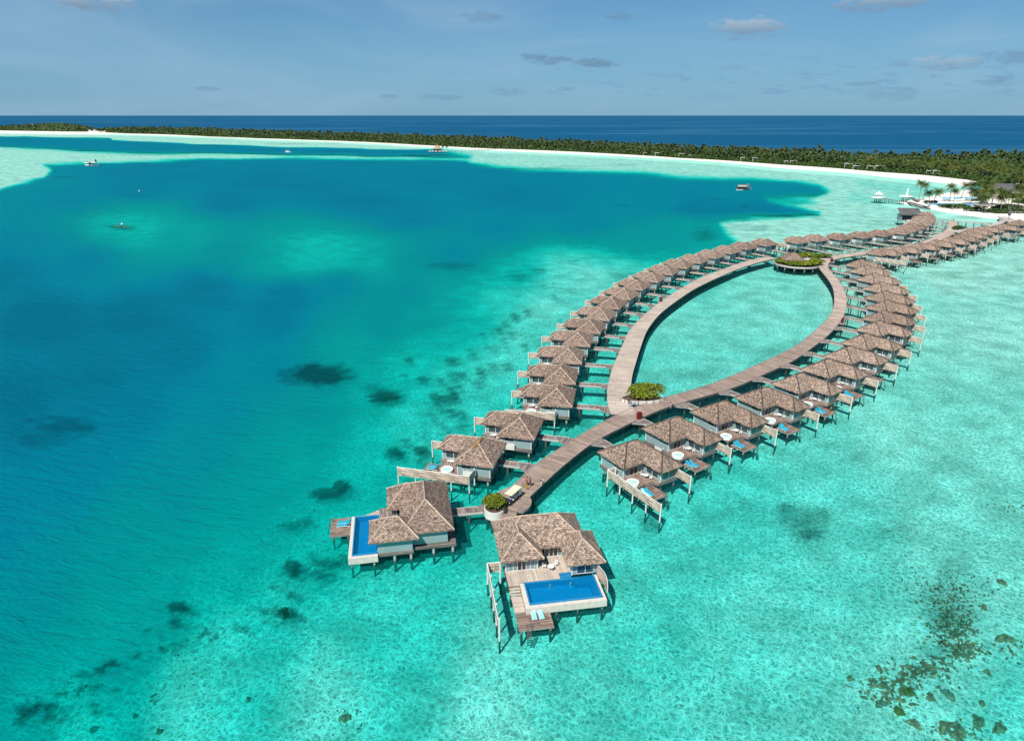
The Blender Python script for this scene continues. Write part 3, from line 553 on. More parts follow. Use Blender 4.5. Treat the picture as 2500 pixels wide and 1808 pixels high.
mainR=[(1256,1250),(1258,1238),(1275,1225),(1290,1212),(1320,1186),(1350,1155.6),(1442,1082),(1489.6,1056),(1550,1026),(1603,1002.2),(1650,984.8),(1791,945),(1870.5,909.5),(1934.4,880.9),(1980.5,848.7),(2017,821.3),(2046.3,790.2),(2062.8,761),(2066.4,731.7),(2061,707.9),(2046.3,684),(2028,662.2),(2019.8,648),(2028,637.5),(2057.3,628.5),(2092,623.5),(2160,613),(2226,604),(2280,592),(2315,578),(2334,562),(2336,541)]
branL=[(1496,1022),(1491.4,994),(1493.3,935.5),(1500.6,906.2),(1513.4,871.5),(1532.6,820.2),(1540,806),(1575,767.7),(1618.9,732.9),(1670,700),(1715.8,676.2),(1754.7,662.3),(1805.8,644.6),(1846.4,632.3),(1886,625.6)]
branR=[(1548,1000),(1530,980),(1532,939.1),(1536.2,911.7),(1550,869.6),(1568,825.7),(1576.8,806),(1606,769.5),(1642.6,740.2),(1697.5,703.6),(1751,677.5),(1805.8,653),(1858.7,637.5),(1888,631.4)]
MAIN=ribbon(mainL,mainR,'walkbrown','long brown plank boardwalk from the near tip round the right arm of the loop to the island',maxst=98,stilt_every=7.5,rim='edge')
BRAN=ribbon(branL,branR,'walkpale','pale plank boardwalk along the left arm of the loop',dz=0.006,maxst=98,stilt_every=4.6,rim='concrete')
# walk behind the far right row of villas
sh=[(222,349),(234,359),(244,369),(253,378),(268,381),(286,393),(297,403),(303,410)]
def simple_walk(pts,w,mt,label,z=ZW-.01,name='boardwalk',st=5.0,kind='structure',cat=None):
    P=cr(pts,6); P,L=resample(P,int(resample(P,2)[1]/2)+2); o0=P[0].copy(); root=empty(name,tuple(o0),label=label,kind=kind,cat=cat); b=MB(); r=MB(); d0=0; cum=0
    for i in range(len(P)-1):
        a,c=P[i]-o0,P[i+1]-o0; ta=(P[min(i+1,len(P)-1)]-P[max(i-1,0)]).normalized(); tc=(P[min(i+2,len(P)-1)]-P[i]).normalized(); na=Vector((-ta.y,ta.x,0))*w/2; nc=Vector((-tc.y,tc.x,0))*w/2; l=(c-a).length
        b.face([(c+nc)+Vector((0,0,z)),(a+na)+Vector((0,0,z)),(a-na)+Vector((0,0,z)),(c-nc)+Vector((0,0,z))],mt,[(w,cum+l),(w,cum),(0,cum),(0,cum+l)]); cum+=l
        for s in (1,-1): r.face([(a+na*s)+Vector((0,0,z-.35)),(c+nc*s)+Vector((0,0,z-.35)),(c+nc*s)+Vector((0,0,z+.02)),(a+na*s)+Vector((0,0,z+.02))],'edge')
        r.face([(a+na)+Vector((0,0,z-.3)),(c+nc)+Vector((0,0,z-.3)),(c-nc)+Vector((0,0,z-.3)),(a-na)+Vector((0,0,z-.3))],'edgedark')
    b.build('deck_boards',root); r.build('edge_beam',root)
    step=max(1,int(st/2))
    for i in range(1,len(P)-1,step):
        t=(P[i+1]-P[i]).normalized(); nn=Vector((-t.y,t.x,0))*w*.42
        for s in (1,-1): inst(STILT2,'stilt',root,tuple(P[i]-o0+nn*s))
    return root
simple_walk(sh,3.6,'walkgrey','pale grey boardwalk behind the far right row of villas, leading to the beach',z=ZW-.012)
simple_walk([(299,392),(304,404),(309,416),(313,424)],6.5,'walkgrey','wide pale arrival ramp running up onto the beach at the right edge',z=ZW+.05)
# rounded lay-by platforms at the tip
def platform(poly,mt,label,z):
    c=Vector((sum(p[0] for p in poly)/len(poly),sum(p[1] for p in poly)/len(poly),0)); root=empty('boardwalk',tuple(c),kind='structure'); root['label']=label
    P=[(p[0]-c.x,p[1]-c.y) for p in poly]; b=MB(); b.face([(x,y,z) for x,y in P],mt,[(x*.94+y*-.35,x*.35+y*.94) for x,y in P]); b.build('deck_boards',root)
    e=MB(); e.prism(P,z-.42,z-.012,'edge'); e.build('edge_beam',root)
    for k in range(0,len(P),3): inst(STILT2,'stilt',root,(P[k][0]*.88,P[k][1]*.88,0))
bul=cr([(0.6,84.5),(0.7,89.2),(.9,91.1),(1.9,91.3),(2.9,92.5),(3.3,94.3),(3.1,95.7),(4.3,98.2),(2.0,100.0),(0.3,99.2),(-2.1,97.4),(-3.4,96),(-4.2,93.9),(-4.4,91.9),(-2.6,91.2),(-1.9,89.2),(-1.9,84.5)],4)
platform([(p.x,p.y) for p in bul],'walkbrown','rounded turning bay of brown planks at the near tip of the boardwalk',ZW-.008)
# ---------------------------------------------------------------- roofs
TP=0.68
def l_roof(b,caps,WA,LA,WB,LB,ze,mt,cm,T=TP,th=0.2,capw=0.13):
    hA=WA/2*T+ze; hB=WB/2*T+ze
    O=(0,0,ze); B1=(LB,0,ze); B2=(LB,WB,ze); NN=(WA,WB,ze); A2=(WA,LA,ze); A1=(0,LA,ze)
    P=(WA/2,WA/2,hA); Q=(WA/2,LA-WA/2,hA); J=(WA-WB/2,WB/2,hB); RE=(LB-WB/2,WB/2,hB)
    for f in ([O,B1,RE,J,P],[B1,B2,RE],[B2,NN,J,RE],[NN,A2,Q,P,J],[A2,A1,Q],[A1,O,P,Q]): b.face(f,mt)
    ring=[O,B1,B2,NN,A2,A1]
    for i in range(6):
        a,c=ring[i],ring[(i+1)%6]; b.face([(a[0],a[1],ze-th),(c[0],c[1],ze-th),c,a],mt)
    b.face([(p[0],p[1],ze-th) for p in reversed(ring)],'soffit')
    for a,c in ((O,P),(B1,RE),(B2,RE),(J,RE),(P,J),(A2,Q),(A1,Q),(P,Q)):
        a=Vector(a)+Vector((0,0,.02)); c=Vector(c)+Vector((0,0,.02)); caps.tube([a,c],capw,cm,4)
def hip(b,caps,x0,x1,y0,y1,ze,mt,cm,T=TP,th=0.2,capw=0.13):
    W=x1-x0; L=y1-y0; h=min(W,L)/2; z=ze+h*T
    A,B,C,D=(x0,y0,ze),(x1,y0,ze),(x1,y1,ze),(x0,y1,ze)
    if W>=L: E,F=(x0+h,(y0+y1)/2,z),(x1-h,(y0+y1)/2,z); fs=([A,B,F,E],[B,C,F],[C,D,E,F],[D,A,E]); hp=((A,E),(D,E),(B,F),(C,F),(E,F))
    else: E,F=((x0+x1)/2,y0+h,z),((x0+x1)/2,y1-h,z); fs=([A,B,E],[B,C,F,E],[C,D,F],[D,A,E,F]); hp=((A,E),(B,E),(C,F),(D,F),(E,F))
    for f in fs: b.face(f,mt)
    ring=[A,B,C,D]
    for i in range(4):
        a,c=ring[i],ring[(i+1)%4]; b.face([(a[0],a[1],ze-th),(c[0],c[1],ze-th),c,a],mt)
    b.face([(p[0],p[1],ze-th) for p in reversed(ring)],'soffit')
    for a,c in hp:
        if (Vector(a)-Vector(c)).length>.1: caps.tube([Vector(a)+Vector((0,0,.02)),Vector(c)+Vector((0,0,.02))],capw,cm,4)
# ---------------------------------------------------------------- parts lists: (name, MB or mesh, loc, [children])
class Parts:
    def __init__(s,mir): s.mir=mir; s.items=[]
    def add(s,name,mb,kids=()):
        if s.mir: mb.mirror_y()
        kk=[]
        for n,k in kids:
            if s.mir: k.mirror_y()
            kk.append((n,s.mesh(n,k)))
        s.items.append((name,s.mesh(name,mb),(0,0,0),kk))
    def mesh(s,n,mb):
        o=mb.build(n); me=o.data; bpy.data.objects.remove(o); return me
    def ref(s,name,me,x,y,z=0): s.items.append((name,me,(x,-y if s.mir else y,z),[]))
    def place(s,root,skip=()):
        for n,me,loc,kk in s.items:
            if n in skip: continue
            o=inst(me,n,root,loc)
            for kn,km in kk: inst(km,kn,o)
def window(P,axis,pos,sgn,a0,a1,z0,z1,panes=2,frame='trimwhite',glass='glass',curt=0,nm='window'):
    """axis 'x': wall at x=pos facing sgn, spans y a0..a1"""
    f=MB(); g=MB()
    def bx(m,a,b,za,zb,d0,d1,mt):
        lo,hi=sorted((pos+sgn*d0,pos+sgn*d1))
        if axis=='x': m.box(lo,hi,a,b,za,zb,mt)
        else: m.box(a,b,lo,hi,za,zb,mt)
    t=.09
    bx(f,a0,a1,z1-t,z1,.0,.07,frame); bx(f,a0,a1,z0,z0+t,.0,.07,frame)
    n=panes; w=(a1-a0)/n
    for i in range(n+1):
        c=a0+w*i; bx(f,max(a0,c-t/2),min(a1,c+t/2),z0+t,z1-t,.0,.065,frame)
    cn=round(curt*n)
    for i in range(n):
        gm='curtain' if (i<cn/2 or i>=n-cn/2) and cn else glass
        bx(g,a0+w*i+t/2,a0+w*(i+1)-t/2,z0+t,z1-t,.01,.035,gm)
    P.add(nm,f,[('pane',g)])
def ladder_mb(x,y,ztop,ang=0,rub='metal'):
    b=MB()
    for s in (-.28,.28): b.tube([(-.25,s,ztop),(-.25,s,ztop+.75),(.0,s,ztop+.95),(.2,s,ztop+.7),(.22,s,ztop),(.75,s,-.9)],.035,rub,5)
    z=ztop-.15
    while z>-.8:
        t=(ztop-z)/(ztop+.9); X=.22+.53*t; b.box(X-.08,X+.08,-.28,.28,z-.03,z,'edgedark'); z-=.28
    return b.xf(Matrix.Translation((x,y,0))@Matrix.Rotation(ang,4,'Z'))
FL=2.0; ZE=4.4
def villa_parts(mir,rm,cm):
    P=Parts(mir); r=MB(); c=MB(); l_roof(r,c,7.5,9.8,5.3,12.0,ZE,rm,cm); P.add('roof',r,[('ridge_cap',c)])
    w=MB(); pl=[(.75,.75),(11.2,.75),(11.2,4.55),(6.75,4.55),(6.75,9.2),(.75,9.2)]; w.prism(pl,FL,ZE-.21,'wall'); 
    for (x,y) in ((11.2,.75),(11.2,4.55),(6.75,9.2),(.75,9.2),(.75,.75)): w.box(x-.08,x+.08,y-.08,y+.08,FL,ZE-.22,'trimwhite')
    P.add('wall',w)
    b=MB(); b.prism([(.55,.5),(11.4,.5),(11.4,4.7),(6.95,4.7),(6.95,9.5),(.55,9.5)],FL-.62,FL-.01,'baseboard'); P.add('floor_base',b)
    # deck in the corner, steps, lower deck
    d=MB(); poly=[(6.7,4.58),(11.5,4.58),(11.5,5.2),(10.4,5.9),(10.4,9.9),(6.7,9.9)]; d.face([(x,y,FL+.02) for x,y in poly],'deckwood',[(x,y) for x,y in poly]); d.prism(poly,FL-.45,FL+.012,'baseboard'); P.add('deck',d)
    s=MB()
    for i in range(4): s.box(10.42+i*.26,10.42+(i+1)*.26,6.0,7.3,FL-.22-i*.2,FL-.18-i*.2+.02,'deckwood'); 
    for y in (5.96,7.34): s.face([(10.4,y,FL-.1),(11.5,y,1.15),(11.5,y,.95),(10.4,y,1.5)],'edge')
    P.add('stairs',s)
    l=MB(); l.box(10.55,13.9,5.3,9.3,.85,1.10,'edge',top='deckwood',uvswap=True); P.add('lower_deck',l)
    P.add('ladder',ladder_mb(13.9,5.9,1.1))
    # glazing
    window(P,'x',11.2,1,1.15,4.15,FL+.35,ZE-.45,2)
    window(P,'y',4.55,1,7.6,10.6,FL+.3,ZE-.45,2)
    window(P,'x',6.75,1,4.95,8.8,FL+.05,ZE-.3,4,glass='darkglass',curt=.5,nm='sliding_door')
    window(P,'y',9.2,1,4.2,6.1,FL+1.1,ZE-.4,1)
    window(P,'y',.75,-1,7.6,10.4,FL+.5,ZE-.5,2)
    k=MB(); k.box(.66,.75,2.7,3.9,FL,FL+2.15,'door'); P.add('door',k)
    q=MB(); q.box(3.9,5.6,9.8,9.86,FL-.3,FL+(.35 if mir else 1.15),'whitewall'); q.box(3.9,5.6,9.22,9.8,FL-.3,FL-.2,'edge'); q.box(5.54,5.6,9.22,9.8,FL-.3,FL+(.35 if mir else 1.15),'whitewall'); P.add('shower_screen',q)
    for x in (1.2,6.2,10.9):
        for y in (1.0,4.2): P.ref('stilt',STILT,x,y)
    for x,y in ((1.2,9.0),(6.3,9.0),(10.0,9.4)): P.ref('stilt',STILT,x,y)
    for x,y in ((11.0,5.7),(13.5,5.7),(13.5,9.0),(11.0,9.0)): P.ref('stilt',STILTL,x,y)
    return P
VP_L=villa_parts(False,'shingle','ridge_pale'); VP_Lm=villa_parts(False,'shingle','ridge_pale'); VP_R=villa_parts(True,'shingle_pale','ridge')
# extra: furniture
def mesh_of(mb,n='part'):
    o=mb.build(n); me=o.data; bpy.data.objects.remove(o); return me
def make_lounger_parts(cushion):
    f=MB(); f.box(0,2.05,.0,.05,.22,.28,'white'); f.box(0,2.05,.65,.70,.22,.28,'white'); f.box(0,.05,.05,.65,.22,.28,'white'); f.box(2.0,2.05,.05,.65,.22,.28,'white')
    for x in (.15,1.85):
        for y in (.0,.65): f.box(x,x+.06,y,y+.05,0,.22,'white')
    c=MB(); c.box(.0,1.35,.04,.66,.285,.37,cushion); 
    c.face([(1.35,.04,.37),(2.0,.04,.82),(2.0,.66,.82),(1.35,.66,.37)][::-1],cushion); c.face([(1.38,.04,.29),(2.05,.04,.74),(2.05,.66,.74),(1.38,.66,.29)],cushion)
    c.face([(1.35,.04,.37),(1.38,.04,.29),(2.05,.04,.74),(2.0,.04,.82)],cushion); c.face([(1.35,.66,.37),(1.38,.66,.29),(2.05,.66,.74),(2.0,.66,.82)],cushion); c.face([(2.0,.04,.82),(2.05,.04,.74),(2.05,.66,.74),(2.0,.66,.82)],cushion)
    return mesh_of(f),mesh_of(c)
LOU={c:make_lounger_parts(c) for c in ('turq','aqua','white')}
def lounger(M,x,y,z,ang,c,label,group='sun loungers on the villa decks'):
    ang+=random.uniform(-.09,.09); x+=random.uniform(-.15,.15)
    p=M@Vector((x,y,z)); rz=M.to_euler().z+ang; o=empty('sun_lounger',p,rz,label=label,cat='sun lounger',group=group)
    inst(LOU[c][0],'frame',o); inst(LOU[c][1],'cushion',o); return o
_t=MB(); _t.lathe([(0,.74),(.48,.74),(.48,.70),(0,.70)],'white',16); TTOP=mesh_of(_t); _t=MB(); _t.tube([(.34,0,0),(.08,0,.7)],.025,'white',4); TLEG=mesh_of(_t)
_t=MB(); _t.box(-.24,.24,-.24,.24,.42,.46,'white'); CSEAT=mesh_of(_t); _t=MB(); 
for q in (-.2,0,.2): _t.box(-.27,-.24,q-.03,q+.03,.46,.86,'white')
_t.box(-.275,-.235,-.25,.25,.82,.9,'white'); CBACK=mesh_of(_t); _t=MB(); _t.box(-.02,.02,-.02,.02,0,.42,'white'); CLEG=mesh_of(_t)
_t=MB(); _t.box(-.2,.24,-.015,.015,.62,.66,'white'); CARM=mesh_of(_t)
def table(M,x,y,z,label):
    p=M@Vector((x,y,z)); o=empty('round_table',p,M.to_euler().z,label=label,cat='table',group='white round tables on the villa decks'); inst(TTOP,'tabletop',o)
    for k in range(4): inst(TLEG,'leg',o,rz=k*pi/2+.4)
def chair(M,x,y,z,ang,label):
    p=M@Vector((x,y,z)); o=empty('chair',p,M.to_euler().z+ang,label=label,cat='chair',group='white chairs on the villa decks'); inst(CSEAT,'seat',o); inst(CBACK,'backrest',o); inst(CARM,'armrest',o,(0,.255,0)); inst(CARM,'armrest',o,(0,-.255,0))
    for a in (-.21,.21):
        for b in (-.21,.21): inst(CLEG,'leg',o,(a,b,0))
_t=MB(); _t.lathe([(0,.0),(1.12,.0),(1.14,.48),(1.12,.55),(.92,.55),(.86,.36),(.55,.3),(0,.3)],'tub',28); TUBS=mesh_of(_t); _t=MB(); _t.lathe([(0,.46),(.885,.46)],'tubwater',28); TUBW=mesh_of(_t)
def hot_tub(M,x,y,z,label):
    p=M@Vector((x,y,z)); o=empty('hot_tub',p,0,label=label,cat='hot tub',group='round white hot tubs on the villa decks'); inst(TUBS,'shell',o); inst(TUBW,'tub_water',o)
# fences
def fence(M,pts,label,posts=True,gap=3.3,only_end=False):
    a=M@Vector((pts[0][0],pts[0][1],0)); o=empty('privacy_fence',a,0,label=label,cat='fence',group='beige privacy fences beside the villas')
    for i in range(len(pts)-1):
        p=M@Vector((*pts[i],0))-a; q=M@Vector((*pts[i+1],0))-a; L=(q-p).length; n=max(1,round(L/gap)); d=(q-p).normalized(); nn=Vector((-d.y,d.x,0))
        for k in range(n):
            s=p.lerp(q,k/n); e=p.lerp(q,(k+1)/n); b=MB(); l=(e-s).length
            for sg in (.025,-.025):
                w=nn*sg; f=[s+w+Vector((0,0,2.15)),e+w+Vector((0,0,2.15)),e+w+Vector((0,0,3.75)),s+w+Vector((0,0,3.75))]; b.face(f if sg<0 else f[::-1],'fence',[(0,0),(l,0),(l,1.6),(0,1.6)] if sg<0 else [(0,1.6),(l,1.6),(l,0),(0,0)])
            for f in (0,.5): m=s.lerp(e,f)+nn*-.05; m2=s.lerp(e,f)+nn*.05; b.tube([s.lerp(e,f)+Vector((0,0,2.05)),s.lerp(e,f)+Vector((0,0,3.8))],.06,'concrete',4)
            b.build('panel',o)
        b=MB(); b.tube([p+Vector((0,0,3.79)),q+Vector((0,0,3.79))],.07,'whitewall',4); b.build('top_rail',o)
        if posts:
            for k in range(n+1):
                if (k==0 and i>0) or (only_end and k<n): continue
                t=p.lerp(q,k/n); inst(FPOST,'post',o,tuple(t+nn*.14))
    return o
# footbridges
WALKS=[MAIN[0],BRAN[0],[p for p in resample(cr(sh,6),60)[0]]]
def seg_hit(p,d,tmax=48):
    t=2.0
    while t<tmax:
        q=p+d*t
        for Wk in WALKS:
            for m in Wk:
                if (m-q).length<2.35: return t
        t+=.3
    return None
def footbridge(M,mir,label):
    sg=-1 if mir else 1
    org=M@Vector((0,0,0)); u=(M.to_3x3()@Vector((1,0,0))).normalized(); p0=M@Vector((.7,3.4*sg,0)); p0.z=0
    t=seg_hit(p0,-u)
    if t is None: t=12
    L=t-.2; e=-L+.7; ya,yb=2.5,4.3
    o=empty('footbridge',M@Vector((0,0,0)),M.to_euler().z,label=label,cat='footbridge',group='plank footbridges from the boardwalk to the villas')
    poly=[(.7,ya),(.7,yb),(e+2.0,yb),(e+.3,yb+1.6),(e-.6,yb+1.6),(e-.6,ya)]
    P=[(x,y*sg) for x,y in poly]; A=sum(P[i][0]*P[(i+1)%6][1]-P[(i+1)%6][0]*P[i][1] for i in range(6))
    if A<0: P=P[::-1]
    b=MB(); b.face([(x,y,ZW-.02) for x,y in P],'deckgrey',[(y,x) for x,y in P]); b.build('deck_boards',o)
    r=MB(); r.prism(P,ZW-.4,ZW-.035,'edge'); r.box(e+.2,.6,*sorted(((ya-.06)*sg,(ya+.06)*sg)),ZW-.3,ZW+.05,'concrete'); r.box(e+2.1,.6,*sorted(((yb-.06)*sg,(yb+.06)*sg)),ZW-.3,ZW+.05,'concrete'); r.build('edge_beam',o)
    n=max(2,round(L/3.9)); 
    for k in range(n):
        x=-1.2+(e+2.2)*(k/(n-1)) if n>1 else -L/2
        for y in (ya+.15,yb-.15): inst(STILT2,'stilt',o,(x,y*sg,0))
    return o
ORD=['first','second','third','fourth','fifth','sixth','seventh','eighth','ninth','tenth','eleventh','twelfth','thirteenth','fourteenth','fifteenth','sixteenth','seventeenth','eighteenth','nineteenth']
Lr=[(1176.8,1066.9),(1275.6,1007.4),(1362.5,938.2),(1370.7,888.8),(1389,844),(1413.8,806),(1444,777),(1470.7,748.4),(1499,722.8),(1530,701.8),(1560.3,680.8),(1597,663.4),(1632,647),(1668,632.5),(1706,621),(1746.7,610),(1786,599.6),(1826,590.3),(1875,582.5),
(1953.4,576.9),(2000,572),(2057,569),(2111,565),(2159.5,560.7),(2205,556.0),(2226.6,549.4),(2246.3,543),(2260.4,535.3),(2267.5,527.5),(2270,521),(2266,515.5)]
Lh=[166,166,170,172,171,168,163,158,153,149,148,149,149,147,141,134,130,127,124,118,118,118,120,123,130,134,137,141,145,149,152]
Rr=[(1531.3,1079.4),(1636,1022),(1752.5,982.3),(1858.3,948.1),(1944.3,913.9),(2012.6,879.2),(2066.4,847.8),(2105.8,816.7),(2138.7,785.6),(2151.5,760),(2158.8,734.4),(2155.1,711.6),(2147.8,689.6),(2129.5,667.7),(2110.3,648.5),(2097.5,633.8),
(2146,605.1),(2197,599.3),(2242,591.7),(2281.6,585.4),(2315.5,579),(2342.3,572),(2360.6,564.2),(2375.4,556.4),(2401.5,550.8),(2446,546.6),(2485.5,536.7)]
Rh=[302,304,303,303,306,308,309,309,308,306,303,301,301,301,301,303,309,313,312,310,307,301,297,295,296,296,297]
def frameM(ref,ang,loc,mir):
    p=at(*ref,ZE+7.5/2*TP); M=Matrix.Rotation(R(ang),4,'Z'); q=M@Vector((loc[0],-loc[1] if mir else loc[1],0)); return Matrix.Translation((p.x-q.x,p.y-q.y,0))@M
def place_villa(M,parts,label,grp,rz):
    o=empty('water_villa',M.translation,rz,label=label,cat='villa',group=grp); parts.place(o); return o
VM_L=[]; VM_R=[]
for i,(r_,h_) in enumerate(zip(Lr,Lh)):
    M=frameM(r_,h_,(3.75,3.75),False); VM_L.append(M)
    if i<2: lab=['shingled water villa with an orange mossy ridge, nearest on the left of the boardwalk','shingled water villa on the left, second up from the orange ridged one'][i]; wh=['the orange-ridged left villa','the villa above the orange-ridged one'][i]
    elif i<19: lab=f'shingled water villa, {ORD[i-2]} from the near end of the left arm'; wh=f'the {ORD[i-2]} left-arm villa'
    else: lab=f'shingled water villa, {ORD[i-19]} beyond the leafy hut island in the far left row'; wh=f'the {ORD[i-19]} far-left-row villa'
    place_villa(M,VP_L,lab,'shingled water villas on stilts',R(h_))
    footbridge(M,False,f'plank footbridge leading to {wh}')
    def ly(y): return y
    if i in (0,1,2,3,4,5): 
        table(M,8.9,6.3,FL+.03,f'white round table on the deck of {wh}'); chair(M,8.1,6.7,FL+.03,0,f'white chair nearer the doors, deck of {wh}'); chair(M,9.6,6.0,FL+.03,pi,f'white chair seaward of the table, deck of {wh}')
    if i in (0,1,2,3): hot_tub(M,8.9,9.0,FL+.03,f'round white hot tub on the deck of {wh}')
    if i<3:
        lounger(M,13.4,7.9,1.11,pi,'turq',f'turquoise sun lounger nearer the fence, lower deck of {wh}'); lounger(M,13.4,7.1,1.11,pi,'turq',f'turquoise sun lounger farther from the fence, lower deck of {wh}')
    fence(M,[(11.3,1.6),(14.4,1.6)],f'short beige fence screen on the far side of {wh}',only_end=True)
    if i==0: fence(M,[(16.9,12.6),(3.6,12.6),(3.3,9.9)],'long beige privacy fence on the near side of the orange-ridged left villa')
    if i==2: fence(M,[(14.0,12.0),(3.5,12.0),(3.4,10.2)],'long beige fence on the near side of the first villa of the left arm')
    if i==19: fence(M,[(16.0,12.0),(3.5,12.0)],'long beige fence beside the leafy hut island')
for i,(r_,h_) in enumerate(zip(Rr,Rh)):
    M=frameM(r_,h_,(3.75,6.05),True); VM_R.append(M)
    if i<16: lab=f'shingled water villa, {ORD[i]} from the near end of the right arm'; wh=f'the {ORD[i]} right-arm villa'
    else: lab=f'shingled water villa, {ORD[i-16]} from the loop in the far right row'; wh=f'the {ORD[i-16]} far-right-row villa'
    place_villa(M,VP_R,lab,'shingled water villas on stilts',R(h_))
    footbridge(M,True,f'plank footbridge leading to {wh}')
    if i<8 or i in (16,17,18):
        table(M,8.9,-5.9,FL+.03,f'white round table on the deck of {wh}'); chair(M,8.1,-6.0,FL+.03,.3,f'white chair nearer the doors, deck of {wh}'); chair(M,9.7,-5.4,FL+.03,pi+.6,f'white chair seaward of the table, deck of {wh}')
    if i<6: hot_tub(M,9.2,-9.2,FL+.03,f'round white hot tub on the deck of {wh}')
    if i<6 or i==16:
        ca='aqua' if i==0 else 'turq'
        lounger(M,13.0,-7.6,1.11,pi,'turq',f'turquoise sun lounger nearer the steps, lower deck of {wh}'); lounger(M,13.0,-8.4,1.11,pi,ca,(f'pale aqua sun lounger on the lower deck of {wh}' if i==0 else f'turquoise sun lounger nearer the camera, lower deck of {wh}'))
    fence(M,[(11.3,-1.0),(14.7,-1.0)],f'short beige fence screen on the far side of {wh}',only_end=True)
    if i==0: fence(M,[(5.4,-10.0),(5.2,-11.6),(18.4,-11.6)],'long beige privacy fence with five white posts on the near side of the right arm')
    if i==16: fence(M,[(5.2,-11.6),(18.0,-11.6)],'long beige fence on the near side of the far right row')
# orange moss on ridge of L1
_b=MB(); _b.tube([(3.75,3.6,ZE+2.6),(3.75,6.05,ZE+2.6),(4.6,7.3,ZE+1.95)],[.13,.24,.13],'moss',5)
_m=[o for o in COL.objects if o.get('label','').startswith('shingled water villa with an orange')][0]; _b.build('moss_patch',_m)
# ---------------------------------------------------------------- the two pool villas
def pool_villa_front():
    M=Matrix.Translation((-1.6,74.8,0))@Matrix.Rotation(R(9),4,'Z'); o=empty('pool_villa',M.translation,R(9),label='large shingled pool villa nearest the camera, its pool facing the viewer',cat='villa'); P=Parts(False)
    r=MB(); c=MB(); l_roof(r,c,7.7,13.1,6.2,10.0,ZE+.05,'shingle_pale','ridge_pale',T=.80); X=Matrix(((0,1,0,0),(-1,0,0,10.0),(0,0,1,0),(0,0,0,1))); r.xf(X); c.xf(X)
    P.add('roof',r,[('ridge_cap',c)])
    r=MB(); c=MB(); hip(r,c,9.0,14.5,-2.1,5.2,ZE+.02,'shingle_pale','ridge_pale',T=.82); P.add('roof',r,[('ridge_cap',c)])
    w=MB(); w.prism([(.9,.9),(5.4,.9),(5.4,3.3),(9.9,3.3),(9.9,-1.2),(13.7,-1.2),(13.7,4.5),(12.3,4.5),(12.3,9.2),(.9,9.2)],FL+.1,ZE-.2,'wall')
    for q in ((.9,.9),(5.4,.9),(9.9,-1.2),(13.7,-1.2)): w.box(q[0]-.09,q[0]+.09,q[1]-.09,q[1]+.09,FL+.1,ZE-.21,'trimwhite')
    P.add('wall',w)
    b=MB(); b.prism([(.7,.7),(14.0,.7),(14.0,4.7),(12.5,4.7),(12.5,9.5),(.7,9.5)],FL-.6,FL+.08,'baseboard'); P.add('floor_base',b)
    d=MB(); poly=[(.8,-2.3),(2.35,-2.3),(2.35,-1.75),(8.15,-1.75),(8.15,-.55),(9.9,-.55),(9.9,3.3),(5.4,3.3),(5.4,.9),(.8,.9)]; d.face([(x,y,FL+.13) for x,y in poly],'walkpale',[(y,x) for x,y in poly]); d.prism(poly,FL-.5,FL+.12,'baseboard'); P.add('deck',d)
    s=MB()
    for i in range(4): s.box(.9,2.3,-2.3-(i+1)*.38,-2.3-i*.38,FL-.18-i*.2,FL-.12-i*.2+.02,'walkpale'); 
    P.add('stairs',s)
    s=MB(); s.box(.95,2.35,-6.6,-3.82,1.15,1.33,'edge',top='walkpale'); P.add('side_walk',s)
    l=MB(); l.box(1.05,5.6,-9.5,-6.62,.85,1.12,'edge',top='deckwood'); P.add('lower_deck',l)
    # pool: rim walls around a basin
    k=MB(); x0,x1,y0,y1=2.4,13.35,-6.8,-1.5
    k.box(x0,x1,y0,-6.25,1.0,2.02,'poolrim'); k.box(x0,2.95,-6.25,y1,1.0,2.02,'poolrim'); k.box(12.95,x1,-6.25,y1,1.0,2.02,'poolrim'); k.box(2.95,12.95,-6.25,y1,1.0,1.04,'poolrim')
    P.add('pool_shell',k)
    t=MB(); ex=2.95
    t.box(2.95,3.15,-6.25,-1.78,1.05,2.22,'pooledge'); t.box(3.15,12.95,-6.25,-6.02,1.05,2.22,'pooledge'); t.box(12.7,12.95,-6.02,-1.5,1.05,2.18,'pooledge'); t.box(3.15,9.9,-1.98,-1.76,1.05,2.12,'pooledge'); t.box(3.15,12.7,-6.02,-1.98,1.05,1.12,'pooltile')
    t.box(9.9,12.7,-2.9,-1.5,1.05,1.85,'pooledge'); t.box(12.0,12.7,-5.6,-2.9,1.05,1.8,'pooledge')
    for i in range(4): t.box(8.25,9.85,-.9-i*.34,-.56-i*.34,1.4,2.08-i*.16,'pooledge')
    P.add('pool_tiles',t)
    wv=MB(); wv.face([(3.15,-6.02,2.0),(12.7,-6.02,2.0),(12.7,-1.98,2.0),(3.15,-1.98,2.0)],'poolwater'); wv.face([(9.9,-1.98,2.0),(12.7,-1.98,2.0),(12.7,-1.5,2.0),(9.9,-1.5,2.0)],'poolwater'); P.add('pool_water',wv)
    cw=MB(); n=10
    for i in range(n):
        f0,f1=i/n,(i+1)/n; X0=13.38+.55*sin(f0*pi); X1=13.38+.55*sin(f1*pi); Y0=-1.6-4.9*f0; Y1=-1.6-4.9*f1; h0=3.75-.75*f0**2; h1=3.75-.75*f1**2
        cw.face([(X0,Y0,1.7),(X0,Y0,h0),(X1,Y1,h1),(X1,Y1,1.7)],'fence'); cw.face([(X0+.08,Y0,1.7),(X1+.08,Y1,1.7),(X1+.08,Y1,h1),(X0+.08,Y0,h0)],'fence'); cw.face([(X0,Y0,h0),(X0+.08,Y0,h0),(X1+.08,Y1,h1),(X1,Y1,h1)],'whitewall')
